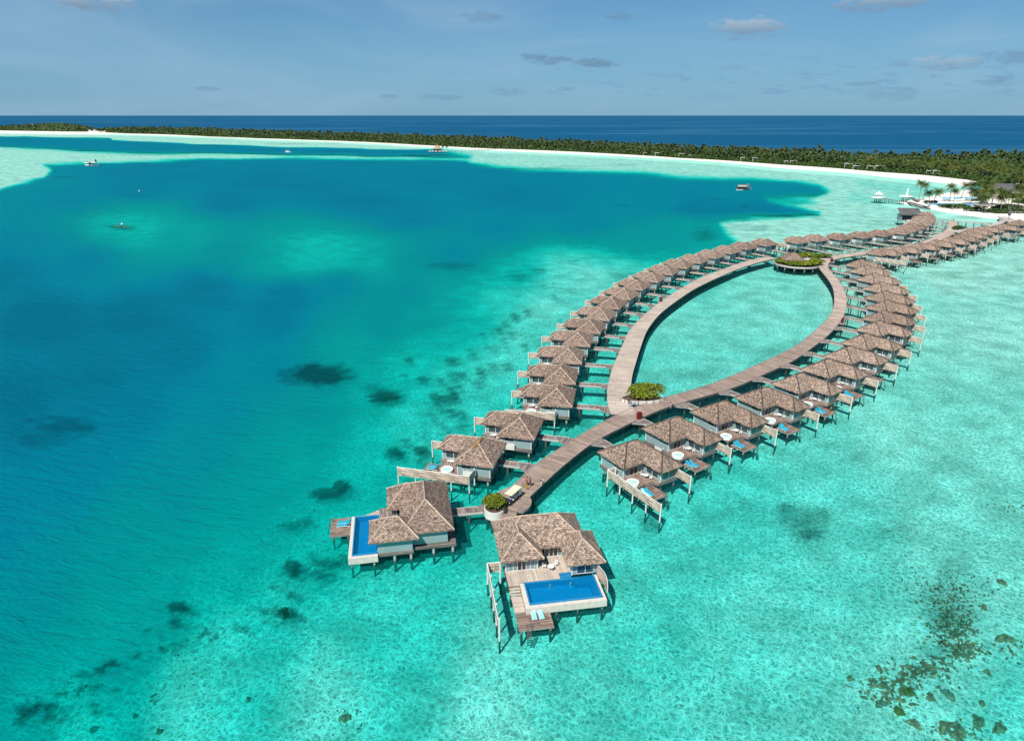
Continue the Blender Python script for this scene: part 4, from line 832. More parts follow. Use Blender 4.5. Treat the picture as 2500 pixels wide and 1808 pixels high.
    P.add('curved_screen',cw); P.add('ladder',ladder_mb(2.3,-9.5,1.12,-pi/2))
    window(P,'y',.9,-1,1.3,5.0,FL+.12,ZE-.25,6,glass='darkglass',curt=.67,nm='sliding_door'); window(P,'y',3.3,-1,5.7,9.5,FL+.12,ZE-.25,6,glass='darkglass',curt=.34,nm='sliding_door'); window(P,'y',-1.2,-1,10.6,13.0,FL+.2,ZE-.35,2); window(P,'x',9.9,-1,-.8,2.9,FL+.2,ZE-.35,3,glass='glass')
    for x,y in ((1.2,1.2),(6,1.2),(12,1.2),(1.2,8.8),(6,8.8),(12,8.8),(1.2,-1.8),(2.9,-6.2),(6.6,-6.3),(9.5,-6.3),(12.9,-6.3),(6.6,-2.2),(9.5,-2.2),(12.9,-2.2)): P.ref('stilt',STILT if y>-6 else STILTL,x,y)
    for x,y in ((1.4,-9.1),(5.2,-9.1),(5.2,-7),(1.4,-6.9)): P.ref('stilt',STILTL,x,y)
    P.place(o)
    fence(M,[(.1,1.0),(-1.7,1.0),(-1.7,-10.0)],'long beige fence seen almost edge on, left of the nearest pool villa',gap=2.75)
    table(M,7.2,.2,FL+.13,'white round table on the deck of the nearest pool villa'); chair(M,6.4,.8,FL+.13,-.5,'white chair left of the table, nearest pool villa'); chair(M,8.1,1.0,FL+.13,pi+.7,'white chair right of the table, nearest pool villa')
    lounger(M,3.75,-8.2,1.13,pi/2,'aqua','pale aqua sun lounger on the left, by the ladder of the nearest pool villa'); lounger(M,4.6,-8.2,1.13,pi/2,'aqua','pale aqua sun lounger on the right, on the lower deck of the nearest pool villa')
    for a,(x,l) in enumerate(((3.75,'left'),(4.6,'right'))): pass
def poolwatermat():
    m=bpy.data.materials.new('poolwater'); m.use_nodes=True; nt=m.node_tree; nt.nodes.clear(); g=N(nt); out=g.add('ShaderNodeOutputMaterial'); geo=g.add('ShaderNodeNewGeometry')
    w=g.noise(geo.outputs['Position'],2.2,3,.6); bp=g.add('ShaderNodeBump'); bp.inputs['Strength'].default_value=.3; bp.inputs['Distance'].default_value=.1; g.link(w,bp.inputs['Height'])
    fine=g.noise(geo.outputs['Position'],5,2,.6); tr=g.add('ShaderNodeBsdfTransparent'); g.link(g.ramp(fine,[(.35,(.30,.74,.95)),(.7,(.42,.86,.99))]),tr.inputs[0]); df=g.add('ShaderNodeBsdfDiffuse'); df.inputs[0].default_value=(.0,.30,.52,1)
    mx=g.add('ShaderNodeMixShader'); mx.inputs[0].default_value=.22; g.link(tr.outputs[0],mx.inputs[1]); g.link(df.outputs[0],mx.inputs[2]); gl=g.add('ShaderNodeBsdfGlossy'); gl.inputs['Roughness'].default_value=.05; g.link(bp.outputs[0],gl.inputs['Normal'])
    fr=g.add('ShaderNodeFresnel'); fr.inputs[0].default_value=1.33; m2=g.add('ShaderNodeMixShader'); g.link(fr.outputs[0],m2.inputs[0]); g.link(mx.outputs[0],m2.inputs[1]); g.link(gl.outputs[0],m2.inputs[2]); g.link(m2.outputs[0],out.inputs[0]); MT['poolwater']=m
poolwatermat(); pool_villa_front()
def pool_villa_left():
    M=Matrix.Translation((-8.6,82.6,0))@Matrix.Rotation(R(10),4,'Z'); o=empty('pool_villa',M.translation,R(10),label='large shingled pool villa left of the tip, its narrow pool along the left side',cat='villa'); P=Parts(False)
    r=MB(); c=MB(); l_roof(r,c,8.0,13.4,6.4,10.0,ZE+.05,'shingle','ridge_pale',T=.80); X=Matrix(((-1,0,0,0),(0,-1,0,13.4),(0,0,1,0),(0,0,0,1))); r.xf(X); c.xf(X); P.add('roof',r,[('ridge_cap',c)])
    r=MB(); c=MB(); hip(r,c,-12.6,-5.3,-1.1,4.6,ZE-.12,'shingle_pale','ridge_pale',T=.78); P.add('roof',r,[('ridge_cap',c)])
    w=MB(); w.prism([(-1.0,.6),(-1.0,12.6),(-9.2,12.6),(-9.2,7.8),(-7.2,7.8),(-7.2,.6)],FL,ZE-.16,'wall'); P.add('wall',w)
    w=MB(); w.prism([(-11.4,-.4),(-6.3,-.4),(-6.3,4.0),(-11.4,4.0)],FL-.1,ZE-.33,'wall'); P.add('wall',w)
    b=MB(); b.prism([(.2,.1),(.2,13),(-9.6,13),(-9.6,4.2),(-11.5,4.2),(-11.5,-.6),(-6.2,-.6),(-6.2,.1)],FL-.6,FL-.12,'baseboard'); P.add('floor_base',b)
    d=MB(); poly=[(-7.2,4.0),(-11.3,4.0),(-11.3,11.4),(-9.2,11.4),(-9.2,7.8),(-7.2,7.8)]; d.face([(x,y,FL+.05) for x,y in reversed(poly)],'deckgrey',[(y,x) for x,y in reversed(poly)]); d.prism(poly,FL-.5,FL+.04,'baseboard'); P.add('deck',d)
    s=MB()
    for i in range(5): s.box(-11.35-(i+1)*.5,-11.35-i*.5,9.85,11.1,FL-.15-i*.18,FL-.1-i*.18+.02,'walkpale')
    P.add('stairs',s); s=MB(); s.box(-15.6,-13.9,9.85,11.0,.95,1.12,'edge',top='walkpale'); P.add('side_walk',s)
    l=MB(); l.box(-18.9,-15.7,6.3,11.1,.88,1.12,'edge',top='deckwood'); P.add('lower_deck',l)
    k=MB(); k.box(-15.65,-15.15,-1.15,9.8,1.0,2.02,'poolrim'); k.box(-15.15,-11.4,-1.15,-.62,1.0,2.02,'poolrim'); k.box(-15.15,-11.4,-.62,9.8,1.0,1.04,'poolrim'); k.box(-15.15,-11.4,9.55,9.8,1.04,2.02,'poolrim'); P.add('pool_shell',k)
    t=MB(); t.box(-15.15,-14.95,-.62,9.55,1.05,2.2,'pooledge'); t.box(-14.95,-11.6,-.62,-.4,1.05,2.2,'pooledge'); t.box(-14.95,-11.6,9.35,9.55,1.05,2.15,'pooledge'); t.box(-11.6,-11.42,-.62,9.55,1.05,2.1,'pooledge'); t.box(-14.95,-11.6,-.4,9.35,1.05,1.12,'pooltile'); P.add('pool_tiles',t)
    wv=MB(); wv.face([(-14.95,-.4,2.0),(-11.6,-.4,2.0),(-11.6,9.35,2.0),(-14.95,9.35,2.0)],'poolwater'); P.add('pool_water',wv)
    P.add('ladder',ladder_mb(-18.9,10.1,1.12,pi))
    window(P,'y',7.8,-1,-9.0,-7.5,FL+.1,ZE-.3,3,glass='darkglass',curt=.34,nm='sliding_door'); window(P,'x',-11.4,-1,0,3.6,FL+.1,ZE-.5,3); window(P,'x',-7.2,-1,4.8,7.4,FL+.1,ZE-.3,3,glass='darkglass',nm='sliding_door')
    for x,y in ((-.3,.4),(-3.2,.4),(-6.6,-.3),(-9.0,-.3),(-.3,12.6),(-4,12.6),(-9,12.6),(-9,6),(-4,6)): P.ref('stilt',STILT,x,y)
    for x,y in ((-12,-.8),(-15.2,-.7),(-15.2,4.4),(-15.2,9.3),(-12,9.3),(-18.4,6.7),(-18.4,10.7),(-16.2,6.7),(-16.2,10.7)): P.ref('stilt',STILTL,x,y)
    P.place(o)
    lounger(M,-18.0,8.3,1.13,0,'turq','turquoise sun lounger nearer the camera, on the deck left of the narrow pool'); lounger(M,-18.0,9.1,1.13,0,'turq','turquoise sun lounger nearer the ladder, on the deck left of the narrow pool')
    # its own footbridge
    b=MB(); f=empty('footbridge',M@Vector((0,0,0)),R(10),label='plank footbridge leading to the pool villa left of the tip',cat='footbridge',group='plank footbridges from the boardwalk to the villas')
    poly=[(-.9,7.5),(5.4,7.5),(6.6,8.0),(6.6,10.6),(4.6,9.3),(-.9,9.3)]; b.face([(x,y,ZW-.02) for x,y in poly],'deckgrey',[(y,x) for x,y in poly]); b.build('deck_boards',f)
    b=MB(); b.prism(poly,ZW-.4,ZW-.035,'edge'); b.box(-.9,5.3,7.44,7.56,ZW-.3,ZW+.05,'concrete'); b.box(-.9,4.5,9.24,9.36,ZW-.3,ZW+.05,'concrete'); b.build('edge_beam',f)
    for x in (.8,3.0):
        for y in (7.7,9.1): inst(STILT2,'stilt',f,(x,y,0))
pool_villa_left()
# ---------------------------------------------------------------- leaves
def quads_mesh(name,V,mt):
    """V: (n,4,3) array of quads"""
    me=bpy.data.meshes.new(name); n=len(V); me.vertices.add(n*4); me.vertices.foreach_set('co',V.reshape(-1).astype(np.float32))
    me.loops.add(n*4); me.loops.foreach_set('vertex_index',np.arange(n*4,dtype=np.int32)); me.polygons.add(n); me.polygons.foreach_set('loop_start',(np.arange(n)*4).astype(np.int32))
    me.update(calc_edges=True); me.materials.append(MT[mt]); return me
def leaf_quads(C,Nn,size,ratio=0.55,jit=0.9):
    n=len(C); d=Nn+rng.normal(0,jit,(n,3)); d/=np.linalg.norm(d,axis=1)[:,None]+1e-9
    a=rng.normal(0,1,(n,3)); u=np.cross(d,a); u/=np.linalg.norm(u,axis=1)[:,None]+1e-9; w=np.cross(d,u)
    s=(size*rng.uniform(.6,1.4,n))[:,None]; u=u*s; w=w*s*ratio
    return np.stack([C-u,C-w*.9+u*.1,C+u,C+w*.9+u*.1],1)
def blob_leaves(rx,ry,h,n,size,lumps=9,flat=.35,seed=0,shell=.30):
    """leaf clumps over the volume of an uneven low bush"""
    r=np.random.default_rng(seed); L=[]
    for k in range(lumps):
        a=r.uniform(0,2*pi); q=r.uniform(0,.72)**.6 if k else 0; s=r.uniform(.30,.52)
        L.append((q*cos(a)*.8,q*sin(a)*.8,r.uniform(.35,.62)*(1-.4*q),s))
    L=np.array(L); k=r.integers(0,lumps,n); d=r.normal(0,1,(n,3)); d/=np.linalg.norm(d,axis=1)[:,None]; d[:,2]=np.abs(d[:,2])*.9-.12
    rad=(1-shell*r.random(n)**1.5)
    C=L[k,:3]+d*(L[k,3]*rad)[:,None]*np.array([1,1,.95]); C=C*np.array([rx,ry,h]); C[:,2]=np.maximum(C[:,2],.05)
    return leaf_quads(C,d,size,.6,.6)
def shrub(name,loc,rx,ry,h,n,size,mt,label,cat='shrub',seed=0,lumps=9,group=None,rz=0,parent=None,stem=True):
    V=blob_leaves(rx,ry,h,n,size,lumps,seed=seed); me=quads_mesh('leaves',V,mt)
    b=MB()
    for k in range(5):
        a=k*1.26+seed; b.tube([(.1*cos(a),.1*sin(a),0),(rx*.25*cos(a),ry*.25*sin(a),h*.35),(rx*.45*cos(a),ry*.45*sin(a),h*.7)],[.07,.05,.02],'trunk',5)
    o=empty(name,loc,rz,label=label,cat=cat,group=group); inst(me,'leaves',o); b.build('stem',o); return o
# near planter
def planter_near():
    c=(-2.9,91.4,0); o=empty('planter',c,label='white curved planter wall at the near tip, holding a lime green bush',cat='planter'); b=MB(); pts=[]
    for k in range(15):
        a=R(150)+R(175)*k/14; pts.append((1.75*cos(a)+.1,1.9*sin(a)-.1))
    for i in range(len(pts)-1):
        p,q=pts[i],pts[i+1]
        b.face([(p[0],p[1],1.3),(q[0],q[1],1.3),(q[0],q[1],2.75),(p[0],p[1],2.75)],'whitewall'); b.face([(p[0]*.92,p[1]*.92,1.3),(p[0]*.92,p[1]*.92,2.75),(q[0]*.92,q[1]*.92,2.75),(q[0]*.92,q[1]*.92,1.3)],'whitewall'); b.face([(p[0],p[1],2.75),(q[0],q[1],2.75),(q[0]*.92,q[1]*.92,2.75),(p[0]*.92,p[1]*.92,2.75)],'whitewall')
    b.build('planter_wall',o); b=MB(); b.face([(x*.93,y*.93,2.45) for x,y in pts],'soil'); b.face([(x*.95,y*.95,1.3) for x,y in reversed(pts)],'concrete'); b.build('soil',o)
    inst(STILT,'stilt',o,(-.4,-1.0,0)); inst(STILT,'stilt',o,(-1.2,0,0))
    shrub('bush',(c[0]-.1,c[1]+.2,2.3),2.35,2.35,2.8,2000,.2,'limeleaf','round lime green bush in the white planter beside the golf cart','bush',seed=3,lumps=14)
    shrub('bush',(c[0]+1.5,c[1]-.6,2.2),.75,1.0,1.0,260,.15,'jungle','small dark leafed bush spilling beside the lime green bush at the tip','bush',seed=5,lumps=5)
planter_near()
def planter_mid():
    o=empty('planter',(29.6,136.3,0),label='white planter wall curving round the big oval bush at the fork',cat='planter'); b=MB(); n=26
    pts=[(5.2*cos(t)*cos(.12)-2.5*sin(t)*sin(.12),4.9*cos(t)*sin(.12)+2.5*sin(t)*cos(.12)) for t in [pi+R(10)+k*R(175)/n for k in range(n+1)]]
    for i in range(n):
        p,q=pts[i],pts[i+1]; h=2.7
        b.face([(p[0],p[1],1.8),(q[0],q[1],1.8),(q[0],q[1],h),(p[0],p[1],h)],'whitewall'); 
        if i%3==0: b.box(p[0]-.12,p[0]+.12,p[1]-.2,p[1]+.1,1.85,2.7,'edge')
    b.build('planter_wall',o); b=MB(); b.lathe([(4.6,1.6),(4.6,2.3),(0,2.3)],'soil',24); b.v=[(x,y*.5,z) for x,y,z in b.v]; b.build('soil',o)
    for x in (-3,0,3): inst(STILT,'stilt',o,(x,0,0))
    shrub('bush',(30.2,137.2,2.2),4.9,3.2,3.7,4600,.25,'oliveleaf','big flat-topped oval green bush at the fork of the boardwalk','bush',seed=8,lumps=26,rz=.1)
planter_mid()
def hut_island():
    cx,cy=124.3,283.5; o=empty('island_planter',(cx,cy,0),label='round white rimmed planting platform on stilts between the arms of the loop',cat='platform'); b=MB(); b.lathe([(9.5,1.45),(9.6,1.5),(9.6,2.15),(9.3,2.15),(9.3,2.0),(0,2.0)],'concrete',40); b.build('rim_wall',o)
    b=MB(); b.lathe([(9.3,2.05),(0,2.1)],'soil',30); b.face([(9.5*cos(t),9.5*sin(t),1.2) for t in [-k*2*pi/24 for k in range(24)]],'edgedark'); b.build('soil',o)
    for k in range(14):
        a=k*2*pi/14+.2; inst(STILT,'stilt',o,(9*cos(a),9*sin(a),0),sc=(1.2,1.2,1))
    # hut
    h=empty('garden_hut',(121.9,283.2,0),R(-6),label='shingled hip-roofed hut half buried in green leaves between the two arms',cat='hut'); r=MB(); c=MB(); hip(r,c,-4.6,4.6,-4.0,4.0,4.1,'shingle','ridge'); r.build('roof',h); c.build('ridge_cap',h)
    w=MB(); w.box(-3.4,3.4,-2.8,2.8,2.1,3.95,'wall'); w.build('wall',h)
    for k,(dx,dy,rx,ry,hh,l) in enumerate([(-3.5,-6.3,4.6,3.0,2.9,'front left'),(2.5,-6.6,5.0,3.0,3.0,'front'),(7.2,-2.5,3.4,5.0,3.3,'right'),(-7.0,-1.5,2.6,4.5,2.4,'yellowish left'),(2.5,6.0,5.5,3.2,3.8,'rear')]):
        shrub('shrub',(cx+dx,cy+dy,2.05),rx,ry,hh,1100,.36,'oliveleaf' if k!=3 else 'limeleaf',f'dense green shrub at the {l} of the hut island',seed=20+k,lumps=14)
    o2=empty('island_planter',(136.5,296.5,0),label='long planting platform trailing back to the right of the hut island',cat='platform'); b=MB(); b.prism([(-7,-2.6),(8,-4.2),(8.4,1.2),(-5,3.4)],1.3,2.15,'whitewall','soil'); b.build('rim_wall',o2)
    for x,y in ((-4,-1),(2,-2),(6,-2),(0,2),(6,0)): inst(STILT,'stilt',o2,(x,y,0))
    shrub('shrub',(133.0,297.5,2.1),5.5,3.0,2.4,900,.36,'oliveleaf','low green hedge behind the hut island, its left half',seed=31,lumps=14,rz=.2); shrub('shrub',(140.5,295.3,2.1),5.0,2.6,2.2,900,.36,'oliveleaf','low green hedge behind the hut island, its right half',seed=32,lumps=14)
hut_island()
p=at(2345,562,2); _o=empty('planter',(p.x,p.y,0),label='round planter islet beside the pale turning bay of the far boardwalk',cat='planter'); _b=MB(); _b.lathe([(0,1.4),(6.6,1.5),(6.6,2.1),(0,2.1)],'concrete',28); _b.build('planter_wall',_o)
for x,y in ((-4,0),(4,0),(0,-4)): inst(STILT,'stilt',_o,(x,y,0))
shrub('bush',(p.x,p.y+1.5,2.0),5.2,3.6,2.6,1100,.36,'shrub','dark green bush on the planter islet where the far boardwalk turns','bush',seed=40,lumps=14)
# ---------------------------------------------------------------- palms
def palm_crown(seed,nf=23,seg=6,Lf=4.5,low=False):
    r=np.random.default_rng(seed); Q=[]
    for k in range(nf):
        az=k*2.399+r.uniform(-.25,.25); el=R(75)-(k/nf)*R(98)+r.uniform(-.12,.12); L=Lf*r.uniform(.85,1.12); droop=r.uniform(.55,.95)
        pts=[]; p=np.zeros(3); e=el
        for s in range(seg+1):
            pts.append(p.copy()); p=p+np.array([cos(az)*cos(e),sin(az)*cos(e),sin(e)])*L/seg; e-=droop*R(95)/seg
        side=np.array([-sin(az),cos(az),0])
        for s in range(seg):
            a,b_=pts[s],pts[s+1]; t=(b_-a); f=(s+.5)/seg; w=Lf*.30*(sin(pi*min(1,f*.8+.17))**.7)
            for sg in (1,-1):
                if low: Q.append([a,b_,b_+side*sg*w*.8+t*.5+np.array([0,0,-w*.5]),a+side*sg*w*.8+t*.5+np.array([0,0,-w*.5])])
                else:
                    for hh in (0,.5):
                        a2=a+t*hh; dr=np.array([0,0,-w*(.45+.25*r.random())]); tip=a2+side*sg*w+t*.75+dr
                        Q.append([a2,a2+t*.34,tip+t*.08,tip])
    return np.array(Q)
def palm_trunk(h,lean,seed,n=6):
    b=MB(); r=random.Random(seed); a=r.uniform(0,6.28); pts=[]; rad=[]
    for k in range(7):
        f=k/6; q=lean*f**1.6; pts.append((q*cos(a),q*sin(a),h*f)); rad.append(.24-.11*f+(.1 if k==0 else 0))
    b.tube(pts,rad,'trunk',n); return b,Vector(pts[-1])
PV=[]
for s in range(7):
    h=[11,13,9.5,12,10.5,14,8.5][s]; b,top=palm_trunk(h,[1.2,2.2,1.6,.8,3.0,1.0,1.8][s],s); o=b.build('trunk'); tm=o.data; bpy.data.objects.remove(o)
    PV.append((tm,quads_mesh('crown',palm_crown(100+s),'palmleaf'),top))
NP=[0]
def palm(x,y,z,v,label,group,rz=0,sc=1.0,name='palm_tree'):
    o=empty(name,(x,y,z),rz,label=label,cat='palm tree',group=group); o.scale=(sc,sc,sc); inst(PV[v][0],'trunk',o); inst(PV[v][1],'crown',o,tuple(PV[v][2])); NP[0]+=1; return o
# ---------------------------------------------------------------- the island
FRONT=[(-300,313),(0,319),(150,321.5),(230,322),(249,323),(305,326),(398,328.2),(500,332.8),(624,337.6),(748,341.4),(897,347),(1024,354),(1099,358),(1155,361),(1223,363.6),(1273,365.2),(1374,369.3),(1498,375.5),(1601,381.5),(1650,385),(1760,391),(1900,401.5),(2032,410),(2138,419),(2257,427.5),(2363,439),(2374,441)]
FW=[at(*q,1) for q in FRONT]
def sand():
    b=MB(); wl=[p for p in WATERLINE]
    # long beach strip: waterline -> under the forest, gently rising
    A=[Vector((p.x,p.y,0)) for p in wl]; B=[]
    import bisect
    n=240; A2,_=resample(cr(A,6),n); 
    prof=[(-40,-2.05),(-9,-.6),(-2,-.08),(2.5,.12),(9,.55),(22,1.0),(260,1.4)]
    rows=[]
    for i,p in enumerate(A2):
        d=p.normalized(); d.z=0; j=(fbm(np.array([i*.35]),np.array([.5]),3,77)[0]-.5)*3*(1+p.length/900)
        k=max(1,p.length/900)
        rows.append([Vector((p.x+d.x*(q+j)*k,p.y+d.y*(q+j)*k,z)) for q,z in prof])
    for i in range(n-1):
        for k in range(len(prof)-1): b.face([rows[i][k],rows[i+1][k],rows[i+1][k+1],rows[i][k+1]],'sand')
    # the headland with the pool and the beach on this side of it
    HL=[(2392,470),(2368,463),(2335,468),(2300,473),(2270,480),(2240,487),(2205,491.5),(2196,495),(2215,499),(2245,504.5),(2275,512),(2330,522),(2390,530),(2450,536.5),(2520,543),(2700,560),(2900,560)]
    H=[at(*q,0) for q in HL]; c=Vector((430,520,0)); m=cr(H,6)
    for i in range(len(m)-1):
        p,q=m[i],m[i+1]
        for (f0,z0),(f1,z1) in zip([(1.13,-2.05),(1.03,-.6),(1.0,-.05),(.985,.2),(.94,.85),(.8,1.2)],[(1.03,-.6),(1.0,-.05),(.985,.2),(.94,.85),(.8,1.2),(0,1.45)]):
            b.face([(c.x+(p.x-c.x)*f0,c.y+(p.y-c.y)*f0,z0),(c.x+(q.x-c.x)*f0,c.y+(q.y-c.y)*f0,z0),(c.x+(q.x-c.x)*f1,c.y+(q.y-c.y)*f1,z1),(c.x+(p.x-c.x)*f1,c.y+(p.y-c.y)*f1,z1)],'sand')
    b.face([(452,668,1.1),(900,450,1.1),(1500,700,1.1),(900,1100,1.1),(560,820,1.1)],'sand')
    o=b.build('beach',smooth=True); tag(o,kind='structure')
sand()
BACKTOP=[(-300,310),(0,306),(60,303),(150,299),(232,314),(262,312.5),(330,310),(450,311),(600,316),(770,322),(960,327),(1130,332),(1270,339),(1430,346),(1560,350),(1700,357),(1850,361),(2000,364),(2150,372),(2300,374),(2400,372),(2500,366),(2600,360),(2800,350)]
BK=[at(*q,12.5) for q in BACKTOP]
fw_a=np.array([(atan2(p.x,p.y),hypot(p.x,p.y)) for p in FW]); bk_a=np.array([(atan2(p.x,p.y),hypot(p.x,p.y)) for p in BK])
def fr(a):
    v=np.interp(a,fw_a[:,0],fw_a[:,1]); return v
def forest_front(a):
    # past the beach's right end the wood comes forward round the resort
    edge=fw_a[-1,0]; r_=fr(a)
    ext=np.interp(a,[edge,edge+.012,edge+.03,edge+.06,edge+.09,.80],[fw_a[-1,1],800,760,700,560,520]); return np.where(a>edge,ext,r_)
def bkr(a): return np.interp(a,bk_a[:,0],bk_a[:,1])
def in_wood(x,y): 
    a=np.arctan2(x,y); r_=np.hypot(x,y); gap=(a>atan2(*at(212,320,1).xy))&(a<atan2(*at(258,321,1).xy)); return (r_>forest_front(a))&(r_<bkr(a))&~gap
def canopy():
    na,nr=900,34; A=np.linspace(-.74,.80,na); T=np.linspace(0,1,nr)**1.5; AA,TT=np.meshgrid(A,T,indexing='ij'); f=forest_front(AA); k=bkr(AA); RR=f+(k-f)*TT
    X=RR*np.sin(AA); Y=RR*np.cos(AA); nz=fbm(X/14,Y/14,4,5); n2=fbm(X/4,Y/4,2,9); d=(RR-f)
    Z=np.clip(d/5,0,1)*(2.2+nz*4.5+n2*1.8)+np.clip(d/45,0,1)*3.2*(.6+nz)
    Z*=np.clip((k-RR)/30,0.0,1); gap=(AA>atan2(*at(212,320,1).xy))&(AA<atan2(*at(258,321,1).xy)); Z=np.where(gap,-2,Z); Z=Z+1.0*(Z>0)
    V=np.stack([X,Y,Z],-1); q=np.stack([V[:-1,:-1],V[1:,:-1],V[1:,1:],V[:-1,1:]],2).reshape(-1,4,3); keep=~(q[:,:,2]<-.5).any(1)
    me=quads_mesh('jungle',q[keep],'jungle'); o=inst(me,'jungle'); tag(o,'dense green undergrowth and tree mass covering the long island','vegetation',kind='stuff')
    # leaf clumps over it so the outline is uneven
    n=150000; aa=rng.uniform(-.72,.72,n); tt=rng.random(n)**2.2; f=forest_front(aa); k=bkr(aa); rr=f+(k-f)*tt*.85-1.0; x=rr*np.sin(aa); y=rr*np.cos(aa)
    d=rr-f; nz=fbm(x/14,y/14,4,5); n2=fbm(x/4,y/4,2,9); z=1.2+np.clip((d+2)/5,0.05,1)*(2.2+nz*4.5+n2*1.8)*rng.uniform(.35,1.12,n)+np.clip(d/45,0,1)*3.2*(.6+nz)
    ok=~((aa>atan2(*at(212,320,1).xy))&(aa<atan2(*at(258,321,1).xy))); C=np.stack([x,y,z],1)[ok]; sz=0.55+.0009*rr[ok]
    V=leaf_quads(C,np.tile([0,-.5,.8],(len(C),1)),sz,.7,.7); o=inst(quads_mesh('shrub_belt',V,'shrub'),'shrub_belt'); tag(o,'belt of leafy beach shrubs and low trees along the long island','vegetation',kind='stuff')
canopy()
def palms():
    cand=[]; r=random.Random(11)
    # individual palms: the nearest ones
    n=0; tries=0; pts=[]
    while n<9000:
        a=r.uniform(-.71,.70); f=float(forest_front(np.array(a))); k=float(bkr(np.array(a))); t=r.random()**1.7; rr=f+4+(k-f-10)*t; n+=1
        if a<atan2(*at(262,321,1).xy) and r.random()<.6: continue
        x,y=rr*sin(a),rr*cos(a)
        if rr>700 and r.random()<.25: continue
        pts.append((rr,a,x,y))
    # resort clearings
    def clear(x,y):
        for cx,cy,q in ((452,628,17),(339,482,7),(345,500,14),(325,505,20)):
            if hypot(x-cx,y-cy)<q: return True
        return False
    pts=[p for p in pts if not clear(p[2],p[3])]; grid={}; keep=[]
    for p in sorted(pts):
        md=5.0 if p[0]<800 else 7.0; key=(int(p[2]//md),int(p[3]//md),md)
        if key in grid: continue
        grid[key]=1; keep.append(p)
    vis=[p for p in keep if abs(px_of(np.array(p[2]),np.array(p[3]))[0]-1250)<1290]
    vis.sort(); near=vis[:205]; far=vis[262:]
    for i,(rr,a,x,y) in enumerate(near):
        px=float(px_of(np.array(x),np.array(y))[0]); zone=next(z for q,z in ((2100,'left of the rightmost white beach villas'),(2190,'around the rightmost white beach villas'),(2260,'above the conical jetty pavilion'),(2330,'above the blue resort pool'),(2400,'above the thatched shelter'),(2450,'around the grey restaurant roof'),(9999,'by the right edge of the picture')) if px<q)
        dd_=rr-float(forest_front(np.array(a))); dep='front edge' if dd_<25 else 'second belt' if dd_<70 else 'third belt' if dd_<140 else 'rear belt'
        palm(x,y,.9,r.randrange(7),f'coconut palm at the {dep} of the grove {zone}','coconut palms '+dep+' '+zone,r.uniform(0,6.28),r.uniform(.72,1.15))
    # the rest as one mass
    lows=[palm_crown(300+s,14,4,4.6,True) for s in range(4)]; Q=[]; TB=[]
    for rr,a,x,y in far:
        c=lows[r.randrange(4)]; th=r.uniform(0,6.28); R_=np.array([[cos(th),-sin(th),0],[sin(th),cos(th),0],[0,0,1]]); h=r.uniform(5.5,10.5)+(r.uniform(3,6) if r.random()<.2 else 0); s=r.uniform(.85,1.15)*(1.0+max(0,rr-900)/3500)
        Q.append((c@R_.T)*s+np.array([x,y,h+.8])); w=.22
        for dx,dy in ((w,0),(0,w)): TB.append([[x-dx,y-dy,1],[x+dx,y+dy,1],[x+dx*.6,y+dy*.6,h+.9],[x-dx*.6,y-dy*.6,h+.9]])
    me=quads_mesh('palm_grove',np.concatenate(Q),'palmfar'); o=empty('palm_grove',kind='stuff',label='distant mass of coconut palms along the long island',cat='palm trees'); inst(me,'crowns',o); inst(quads_mesh('trunks',np.array(TB),'trunk'),'trunks',o)
    print('palms near',len(near),'far',len(far))
palms()
PP=[((2243,490),1,'tall coconut palm leaning out at the tip of the headland, leftmost of all',1.18,2.9),((2254,489),3,'coconut palm just behind the leftmost one on the headland',1.12,.4),((2268,506),4,'bushy orange tinged coconut palm in front of the headland pool, second group from left',1.12,2),((2276,500),6,'low coconut palm beside the bushy orange tinged one',1.3,1),((2318,492),0,'coconut palm behind the blue resort pool, left of the middle pair',1.2,4),((2325,512),5,'slim tall coconut palm in front of the blue resort pool',1.05,5),((2345,487),2,'lone coconut palm on white sand behind the blue resort pool',1.35,0),
((2372,492),1,'coconut palm right of the resort pool, first of the thick clump',1.1,1),((2388,486),5,'taller coconut palm of the thick clump right of the pool',1.0,2),((2405,520),4,'coconut palm in front of the thatched shelter',1.1,.3),((2420,505),2,'squat coconut palm right behind the thatched shelter',1.3,3),((2440,515),0,'coconut palm right of the thatched shelter',1.1,4.4),((2368,500),6,'low coconut palm at the right end of the resort pool',1.4,2.2)]
for (q,v,l,s,rz) in PP:
    p=at(*q,1.0); palm(p.x,p.y,.8,v,l,'coconut palms on the headland',rz,s*.86)
r_=random.Random(5)
for i in range(82):
    q=(r_.uniform(2372,2505),r_.uniform(452,522)); p=at(*q,1.0)
    if q[1]<457+(2410-q[0])*.9 or (abs(q[0]-2444)<27 and 462<q[1]<503) or (q[0]<2425 and q[1]>513): continue
    sd_='left of' if q[0]<2418 else 'below' if q[0]<2465 else 'right of'
    palm(p.x,p.y,.8,r_.randrange(7),f'coconut palm in the thick resort grove, {sd_} the grey restaurant roof','coconut palms of the resort grove '+sd_+' the restaurant',r_.uniform(0,6),r_.uniform(.8,1.05))
for k,(x,y,rx,ry,h,l) in enumerate([(2272,497,5,4,3.4,'dark rounded shrub at the left end of the resort pool'),(2313,506,9,4,3,'dark hedge in front of the resort pool, left part'),(2346,509,8,5,4,'dark rounded shrub in front of the resort pool, middle'),(2380,515,10,5,3.6,'broad dark shrub in front of the thatched shelter, left part'),(2425,519,11,5,3.6,'broad dark shrub right of the thatched shelter'),(2447,521,8,5,4,'dark shrub left of the arrival ramp'),(2490,521,10,6,4.5,'dark shrub right of the arrival ramp'),(2466,512,8,5,5,'dark leafy shrub behind the arrival ramp')]):
    p=at(x,y,1); shrub('shrub',(p.x,p.y,.8),rx,ry,h,900,.5,'shrub',l,seed=60+k,lumps=14)

